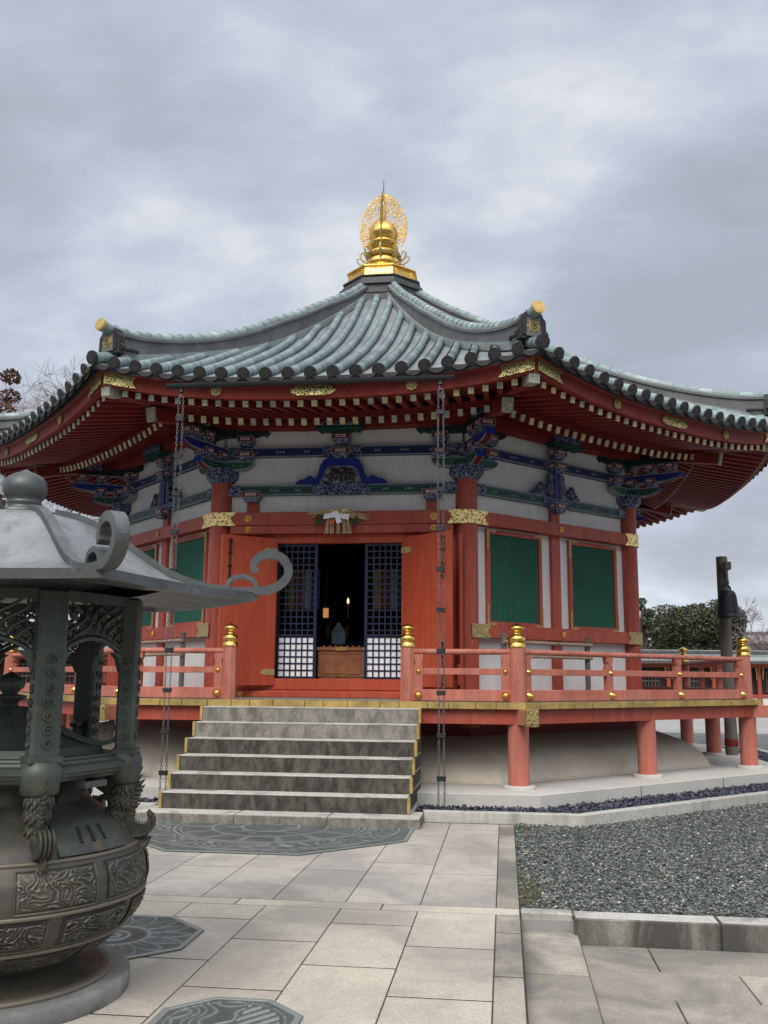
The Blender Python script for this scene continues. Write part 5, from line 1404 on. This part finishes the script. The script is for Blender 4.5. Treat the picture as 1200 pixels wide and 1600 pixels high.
# ------------------------------------------------------------------ new year ornament over the door
wt = thing('straw_ornament', 'straw new year ornament with white paper and an orange above the doorway', 'ornament', (-.02, -4.83, 3.93))
r = random.Random(2)
mb = MB()
for i in range(34):
    x0 = r.uniform(-.05, .05); mb.tube([(x0, r.uniform(-.03, .02), .04), (-.20+r.uniform(-.05, .05), -.03, .06+r.uniform(-.02, .04)), (-.42+r.uniform(-.06, .1), -.01, .045+r.uniform(-.05, .06))], [.010, .010, .004], 5)
    mb.tube([(x0, r.uniform(-.03, .02), .04), (.20+r.uniform(-.05, .05), -.03, .03+r.uniform(-.03, .04)), (.42+r.uniform(-.12, .08), -.01, -.03+r.uniform(-.04, .08))], [.010, .010, .004], 5)
part('straw_rope', mb, 'straw', wt)
for i, x_ in enumerate((-.155, -.075, 0.015, .10, .175)):
    mb = MB()
    for j in range(14): mb.tube([(x_*.8+r.uniform(-.02, .02), -.03+r.uniform(-.02, .02), 0), (x_+r.uniform(-.028, .028), -.04+r.uniform(-.02, .02), -.12), (x_*1.1+r.uniform(-.032, .032), -.04+r.uniform(-.02, .02), -.255+r.uniform(-.01, .01))], .008, 5)
    part('straw_tassel', mb, 'straw', wt)
mb = MB()
mb.add([(-.20, -.075, .035), (-.0, -.085, .065), (-.01, -.09, -.015), (-.21, -.075, -.04)], [(0, 1, 2, 3)]); mb.add([(-.0, -.085, .045), (.19, -.075, .03), (.17, -.075, -.055), (-.01, -.09, -.02)], [(0, 1, 2, 3)])
mb.add([(-.10, -.092, .05), (.0, -.095, .09), (.06, -.10, -.02), (.0, -.105, -.05)], [(0, 1, 2, 3)]); mb.add([(-.03, -.10, -.01), (.05, -.10, -.03), (.08, -.095, -.09), (.0, -.095, -.12)], [(0, 1, 2, 3)])
part('white_paper', mb, 'paper', wt)
part('orange', MB().lathe([(0, -.04), (.03, -.03), (.042, 0), (.03, .03), (0, .036)], (-.075, -.08, -.09), 14), 'orange', wt)
mb = MB()
for i in range(60):
    s_ = r.choice((-1, 1)); c = Vector((s_*r.uniform(.19, .30), -.05, r.uniform(-.12, .03))); dv = Vector((s_*r.uniform(.01, .06), -.01, r.uniform(-.07, .02))); tn = Vector((-dv.z, 0, dv.x))*.3; mb.add([c, c+dv*.5+tn, c+dv, c+dv*.5-tn], [(0, 1, 2, 3)])
part('fern_leaves', mb, 'fern', wt)
mb = MB(); mb.prism([(-.21, 0), (-.17, .045), (.17, .045), (.22, .0), (.17, -.035), (-.17, -.035)], (0, .025, .085), (1, 0, 0), (0, 0, 1), .02); part('gilt_backing_plate', mb, 'gilt_open', H, loc=(-.02, -4.81, 3.93))

# ------------------------------------------------------------------ doorway contents
ob = thing('offertory_box', 'brown wooden offertory box with gold fittings in the open doorway', 'offertory box', (0, -4.28, 1.52))
mb = MB(); mb.box((0, 0, .235), (.72, .36, .40), None, .006); mb.box((0, 0, .04), (.70, .34, .075)); mb.box((0, 0, .455), (.78, .42, .05), None, .006); part('box_body', mb, 'oak', ob)
mb = MB()
for z in (.09, .39): mb.box((0, -.184, z), (.60, .014, .022), None, .003)
for x_ in (-.29, .29): mb.box((x_, -.184, .24), (.022, .014, .28), None, .003)
part('raised_frame', mb, 'oak', ob)
for x_, z, w2, h2 in ((0, .455, .17, .055), (-.36, .455, .05, .052), (.36, .455, .05, .052), (0, .055, .17, .02), (-.33, .055, .05, .02), (.33, .055, .05, .02)):
    part('gold_fitting', MB().box((x_, -.215 if z > .3 else -.185, z), (w2, .012, h2), None, .002), 'gold', ob)
for i in range(7): part('grille_bar', MB().box((-.27+.09*i, 0, .49), (.025, .36, .03)), 'oak', ob)
cz_ = [('stripe_yellow', .12), ('stripe_red', .28), ('stripe_white', .42), ('stripe_blue', .54)]
for s_ in (-1, 1):
    ct = thing('striped_curtain', 'dark striped temple curtain behind the %s lattice door' % ('left' if s_ < 0 else 'right'), 'curtain', (s_*.68, -4.15, 2.55), 0, 'striped curtains behind the lattice doors')
    for j, (mt, w2) in enumerate([('stripe_yellow', 0), ('stripe_red', 1), ('stripe_white', 2), ('stripe_blue', 3)]):
        mb = MB(); x0 = -.24+j*.13
        mb.grid(lambda u, v: (x0+.12*u, .012*math.sin(u*9+j), .05+.62*v), 8, 3); part('stripe', mb, mt, ct)
ln = thing('hanging_lantern', 'small lit lantern glowing inside the dark hall, left of the sign', 'lantern', (-.60, -2.6, 2.52))
mb = MB(); mb.box((0, 0, .12), (.085, .085, .16), None, .01); part('glowing_shade', mb, 'lamp', ln)
mb = MB(); mb.lathe([(.07, .20), (.075, .21), (.02, .24), (.008, .26), (.005, .95)], (0, 0, 0), 8); mb.box((0, 0, .03), (.10, .10, .02)); part('lantern_cap', mb, 'gold_dull', ln)
fl = thing('candle', 'small candle flame alone high in the dark doorway', 'candle', (-.33, -1.9, 2.60))
part('flame', MB().lathe([(0, .25), (.018, .27), (.022, .30), (.012, .34), (0, .37)], (0, 0, 0), 10), 'flame', fl); part('wax_stick', MB().lathe([(.012, 0), (.012, .25)], (0, 0, 0), 8), 'paper', fl)
sg = thing('sign_board', 'pale blue-grey sign board standing inside behind the offertory box', 'sign', (-.27, -3.2, 2.05))
M['sign'] = varied('sign_paint', (.16, .20, .26), .6); part('board', MB().box((0, 0, .15), (.23, .02, .22), None, .004), 'sign', sg); part('board_top', MB().prism([(-.10, 0), (.10, 0), (.05, .06), (.03, .11), (0, .13), (-.03, .11), (-.05, .06)], (0, 0, .265), (1, 0, 0), (0, 0, 1), .02), 'sign', sg); part('stand', MB().box((0, .02, -.25), (.03, .03, .6)), 'oak', sg)
al = thing('altar_table', 'dark altar table with gilt vessels inside the hall', 'altar', (0, -1.2, 1.52))
part('table', MB().box((0, 0, .35), (2.2, .6, .7), None, .01), 'navy', al)
for x_ in (-.8, -.45, .05, .4, .75): part('gilt_vessel', MB().lathe([(.06, .70), (.02, .76), (.07, .86), (.05, .96), (.08, 1.0)], (x_, -.1, 0), 12), 'gold_dull', al)

# ------------------------------------------------------------------ bamboo barriers on the veranda
def barrier(k, s0, s1, label):
    t = thing('bamboo_barrier', label, 'barrier', at_face(k, (s0+s1)/2, 5.1)+Vector((0, 0, 1.257)), k*Q, 'bamboo rail barriers on the veranda')
    L_ = (s1-s0)/2
    for x_ in (-L_, L_):
        part('barrier_post', MB().box((x_, 0, .47), (.075, .055, .94), None, .006), 'oldwood', t); part('barrier_foot', MB().box((x_, 0, .03), (.09, .42, .06), None, .006), 'oldwood', t)
    for z in (.82, .62):
        mb = MB(); n_ = 9
        for i in range(n_): x0, x1 = -L_-.05+(2*L_+.1)*i/n_, -L_-.05+(2*L_+.1)*(i+1)/n_; mb.tube([(x0, -.045, z), (x0+.012, -.045, z), (x1-.012, -.045, z), (x1, -.045, z)], [.030, .026, .026, .030], 10)
        part('bamboo_pole', mb, 'bamboo', t)
    part('bottom_bar', MB().box((0, 0, .09), (2*L_, .045, .05), None, .004), 'oldwood', t)
barrier(1, -1.66, .17, 'bamboo rail barrier on the veranda right of the door')
barrier(-1, -.05, 1.80, 'bamboo rail barrier on the veranda left of the door')

# ------------------------------------------------------------------ bell and its pole
pb_ = thing('bell_pole', 'tall weathered round timber pole standing beside the veranda on the right', 'pole', (6.63, .12, .19))
mb = MB().lathe([(.118, 0), (.112, .5), (.108, 3.0), (.104, 3.70), (.098, 3.715), (0, 3.72)], (0, 0, 0), 20); part('shaft', mb, 'oldwood', pb_)
part('shaft_collar', MB().lathe([(.122, .16), (.126, .17), (.126, .28), (.122, .29)], (0, 0, 0), 20), 'red_dark', pb_)
mb = MB(); mb.bar((-.02, .1, 3.50), (.02, -.42, 3.50), .12, .15, bev=.01); mb.bar((.04, -.1, 3.40), (.05, -.22, 3.18), .03, .04); part('bell_arm', mb, 'oldwood', pb_)
bl = thing('bronze_bell', 'small dark bronze temple bell hanging from the timber pole', 'bell', (6.60, -.30, 2.70))
mb = MB(); mb.lathe([(.170, .0), (.205, .0), (.212, .02), (.205, .05), (.200, .055), (.197, .12), (.200, .125), (.197, .14), (.190, .20), (.180, .30), (.168, .40), (.150, .47), (.12, .505), (.06, .52), (0, .525)], (0, 0, 0), 36)
for i in range(4):
    a = i*PI/2+.5
    for q in range(4):
        for z in (.34, .38, .42): mb.lathe([(.010, 0), (0, .012)], (math.cos(a+q*.12)*.172, math.sin(a+q*.12)*.172, z), 6)
    mb.tube([(math.cos(a)*.203, math.sin(a)*.203, .05), (math.cos(a)*.185, math.sin(a)*.185, .30), (math.cos(a)*.155, math.sin(a)*.155, .46)], .006, 5)
M['bell'] = varied('dark_bell_bronze', (.022, .026, .030), .5, .3, 6, metal=.4); part('bell_body', mb, 'bell', bl)
mb = MB(); mb.tube([(-.07, 0, .51), (-.06, 0, .57), (-.03, 0, .61), (0, 0, .62), (.03, 0, .61), (.06, 0, .57), (.07, 0, .51)], .018, 8); mb.tube([(0, 0, .62), (0, 0, .82)], .012, 8); part('hanging_loop', mb, 'bell', bl)

# ------------------------------------------------------------------ corridor round the court
def gallery(name, p0, ang, bays, label, bay=2.6, zr=3.1, ze=2.55, depth=4.2):
    t = thing(name, label, 'corridor building', p0, ang, 'roofed corridors enclosing the court')
    L_ = bays*bay
    part('base_wall', MB().box((L_/2, .1, .30), (L_, .3, .60)), 'plaster', t)
    part('wall', MB().box((L_/2, .25, 1.55), (L_, .12, 1.95)), 'cedar', t)
    part('eave_beam', MB().box((L_/2, -.05, 2.42), (L_, .25, .26)), 'red', t)
    part('sill_rail', MB().box((L_/2, -.02, .70), (L_, .2, .16)), 'red', t)
    rf = MB(); hd = depth/2
    prof = [(-.9, ze), (-.9, ze+.10), (-.1, ze+.32), (hd-.25, zr-.12), (hd-.25, zr), (hd+.25, zr), (hd+.25, zr-.12), (depth+.9, ze+.1), (depth+.9, ze)]
    vs = [(x_, p_[0], p_[1]) for x_ in (-.5, L_+.5) for p_ in prof]; k_ = len(prof)
    rf.add(vs, [(j, (j+1) % k_, k_+(j+1) % k_, k_+j) for j in range(k_)]); rf.add(vs[:k_], [tuple(range(k_))]); rf.add(vs[k_:], [tuple(range(k_))])
    n_ = int(L_/.30)
    for i in range(n_): 
        x_ = i*.30; rf.bar((x_, -.92, ze+.12), (x_, hd-.25, zr-.10), .09, .04)
    ro = part('roof', rf, 'gallery_roof', t)
    part('ridge_cap', MB().box((L_/2, hd, zr+.09), (L_+1, .40, .17), None, .02), 'copper_dark', ro); part('ridge_tile', MB().box((L_/2, hd, zr+.21), (L_+1, .22, .07), None, .02), 'gallery_roof', ro)
    part('eave_edge', MB().box((L_/2, -.93, ze+.03), (L_+1, .04, .14)), 'copper_dark', ro)
    for i in range(bays+1):
        c = part('post', MB().lathe([(.13, 0), (.13, 2.55)], (i*bay, -.08, 0), 10), 'red', t)
        for s_ in (-1, 1):
            fm = MB(); fm.tube([(i*bay+s_*.2, -.22, 2.32), (i*bay+s_*.2, -.25, 2.1), (i*bay+s_*.17, -.23, 1.85), (i*bay+s_*.19, -.22, 1.6)], [.05, .04, .035, .02], 6); part('gilt_fitting', fm, 'gold_dull', c)
        if i < bays:
            w2 = MB()
            for j in range(9): w2.box((i*bay+.5+j*(bay-1)/8, .12, 1.5), (.035, .06, 1.2))
            for z in (.95, 1.5, 2.05): w2.box(((i+.5)*bay, .12, z), (bay-.9, .07, .07))
            part('lattice_window', w2, 'oldwood', t)
    return t
def gpos(u, D):
    tx = (u-600)/FPX; return CAM.x+D*(F.x/cp+Rt.x*tx), CAM.y+D*(F.y/cp+Rt.y*tx)
g0 = gpos(900, 55); gallery('corridor_building', (g0[0], g0[1], 0), YAW, 8, 'red and dark roofed corridor far behind the veranda, right of the hall')
g1 = gpos(-450, 44); gallery('corridor_building', (g1[0], g1[1], 0), YAW+.10, 11, 'red and dark roofed corridor far behind the veranda, left of the hall')
# a larger roof behind the corridor on the right
g2 = gpos(1120, 74); bh = thing('distant_hall', 'distant hall with a broad pale copper roof showing over the right corridor', 'hall', (g2[0], g2[1], 0), YAW)
part('wall', MB().box((7, 4, 1.8), (13, 8, 3.6)), 'plaster', bh); part('roof', MB().add([(-1, -1.5, 3.4), (15, -1.5, 3.4), (15, 9.5, 3.4), (-1, 9.5, 3.4), (3, 4, 5.3), (11, 4, 5.3)], [(0, 1, 5, 4), (1, 2, 5), (2, 3, 4, 5), (3, 0, 4), (3, 2, 1, 0)]), 'gallery_roof', bh); part('ridge', MB().box((7, 4, 5.35), (8.3, .4, .35), None, .05), 'copper_dark', bh)

# ------------------------------------------------------------------ trees
def leaves(mb, centers, n_, size, r, jit=1.0):
    for c, rad_ in centers:
        for _ in range(int(n_*rad_**1.6)):
            while True:
                v = Vector((r.uniform(-1, 1), r.uniform(-1, 1), r.uniform(-1, 1)))
                if .35 < v.length < 1: break
            v = v.normalized()*(v.length**.5)
            p_ = c+Vector((v.x*rad_, v.y*rad_, v.z*rad_*.72)); a = Vector((r.gauss(0, 1), r.gauss(0, 1), r.gauss(0, .7))).normalized(); b = a.cross(Vector((r.gauss(0, 1), r.gauss(0, 1), r.gauss(0, 1)))).normalized(); s_ = size*r.uniform(.6, 1.4)
            mb.add([p_-a*s_, p_-b*s_*.45, p_+a*s_, p_+b*s_*.45], [(0, 1, 2, 3)])
def evergreen(u, D, wid, top, label, mt, seed, lobes=16):
    x_, y_ = gpos(u, D); t = thing('evergreen_tree', label, 'tree', (x_, y_, 0), 0, 'evergreen trees beyond the corridor'); r = random.Random(seed)
    tk = MB(); tk.tube([(0, 0, 0), (.15, 0, top*.35), (-.1, .1, top*.6), (0, 0, top*.8)], [.38, .30, .2, .08], 8); cs = []
    for i in range(lobes):
        a = r.uniform(0, 2*PI); hh = r.uniform(.30, .86); env = math.sin(PI*min(1, max(.08, (hh-.18)/.85)))**.6
        q = wid/2*env*r.uniform(.35, .82); c = Vector((q*math.cos(a), q*math.sin(a), top*hh)); rad_ = wid*r.uniform(.13, .22)
        cs.append((c, rad_)); tk.tube([(0, 0, top*hh*.55), c*.5+Vector((0, 0, top*hh*.35)), c], [.12, .07, .03], 5)
    cs.append((Vector((0, 0, top*.88)), wid*.16)); part('trunk', tk, 'bark', t)
    cr2 = MB(); leaves(cr2, cs, 700, .115, r); part('crown', cr2, mt, t); return t
evergreen(1003, 66, 2.2, 7.9, 'dark evergreen tree just right of the hall wall, its tip reddish', 'leaf', 1)
evergreen(1024, 72, 5.4, 4.0, 'low dark green evergreen between the hall wall and the broad olive tree', 'leaf', 2)
evergreen(1084, 70, 8.8, 7.0, 'broad rounded olive-green evergreen left of the bell pole', 'leaf_olive', 3, 26)
evergreen(1050, 60, 4.0, 3.4, 'small round evergreen in front of the broad olive tree', 'leaf', 6)
evergreen(1155, 68, 5.4, 4.7, 'small olive-green evergreen directly right of the bell pole', 'leaf_olive', 4)
evergreen(1127, 74, 2.6, 8.3, 'thin-topped evergreen rising above the others behind the bell pole', 'leaf', 5, 7)
evergreen(150, 58, 6, 5.4, 'evergreen tree seen through the arches of the incense burner', 'leaf_olive', 8)
evergreen(20, 62, 7, 5.6, 'evergreen tree behind the left corridor at the picture edge', 'leaf', 9)
def bare(u, D, h, label, seed, name='bare_tree', spread=.55, mt='twig', depth=6, r0=.16, lean=0):
    x_, y_ = gpos(u, D); t = thing(name, label, 'tree', (x_, y_, 0), 0, 'leafless trees beyond the court'); r = random.Random(seed); tw = MB(); tk = MB()
    def br(p_, d, L_, rad_, k_):
        pts = [p_]; dd = d.copy()
        for i in range(3): dd = (dd+Vector((r.gauss(0, .12), r.gauss(0, .12), r.gauss(0, .08)))).normalized(); pts.append(pts[-1]+dd*L_/3)
        (tk if k_ < 2 else tw).tube(pts, [rad_, rad_*.85, rad_*.7, rad_*.5], 6 if k_ < 2 else 3, cap=False)
        if k_ >= depth: return
        for i in range(r.choice((2, 3, 3)) if k_ < depth-1 else 7):
            b_ = pts[r.choice((1, 2, 3, 3))]; nd = (dd+Vector((r.gauss(0, spread), r.gauss(0, spread), r.gauss(.08, spread*.5)))).normalized(); br(b_, nd, L_*r.uniform(.62, .85), max(rad_*.55, .011), k_+1)
    br(Vector((0, 0, 0)), Vector((lean, 0, 1)).normalized(), h*.30, r0, 0)
    part('trunk', tk, 'bark', t); part('twigs', tw, mt, t)
bare(12, 42, 18.5, 'leafless cherry tree with pale pinkish twigs above the left roof edge', 21, depth=7, r0=.2)
bare(-30, 46, 20, 'leafless tree behind the russet tree at the far left edge', 24, depth=7, r0=.2)
bare(1176, 66, 7.8, 'small leafless tree at the right picture edge beyond the corridor', 22, depth=6, r0=.15)
xr, yr = gpos(-22, 36); rt_ = thing('russet_tree', 'russet-leaved conifer at the left edge, above the hall roof', 'tree', (xr, yr, 0)); r = random.Random(31)
tk = MB().tube([(0, 0, 0), (.1, 0, 5), (0, 0, 12)], [.3, .2, .05], 8); cs = [(Vector((r.uniform(-.6, .6)*(1.4-i*.07), r.uniform(-.6, .6), 2+i*.87)), r.uniform(.55, .9)*(1-.028*i)) for i in range(14)]
part('trunk', tk, 'bark', rt_); m_ = MB(); leaves(m_, cs, 700, .11, r); part('crown', m_, 'leaf_rust', rt_)

# moss and fallen leaves along the gravel's edge
r = random.Random(41); mo = MB()
for i in range(260):
    x_ = 2.53+abs(r.gauss(0, .10)); y_ = r.choice((-11.55, -11.3, -10.9, -8.1))+r.gauss(0, .18)
    if y_ < -11.74: continue
    s_ = r.uniform(.006, .016); mo.lathe([(s_, 0), (s_*.7, s_*.6), (0, s_*.8)], (x_, y_, .006), 5)
struct('moss', mo, 'moss', 'stuff')
lf = MB()
for i in range(46):
    x_, y_ = r.uniform(2.6, 7.5), r.uniform(-11.6, -7.4); 
    if oct_ap(x_, y_) < 7.95: continue
    a = r.uniform(0, 6); s_ = r.uniform(.018, .035); c = Vector((x_, y_, .026)); u_ = Vector((math.cos(a), math.sin(a), r.uniform(-.3, .3)))*s_; v_ = Vector((-math.sin(a), math.cos(a), .2))*s_*.5; lf.add([c-u_, c-v_, c+u_, c+v_], [(0, 1, 2, 3)])
M['fallen'] = leafmat('fallen_leaves', [(0, (.20, .08, .03)), (.5, (.36, .20, .09)), (1, (.45, .36, .22))]); struct('fallen_leaves', lf, 'fallen', 'stuff')
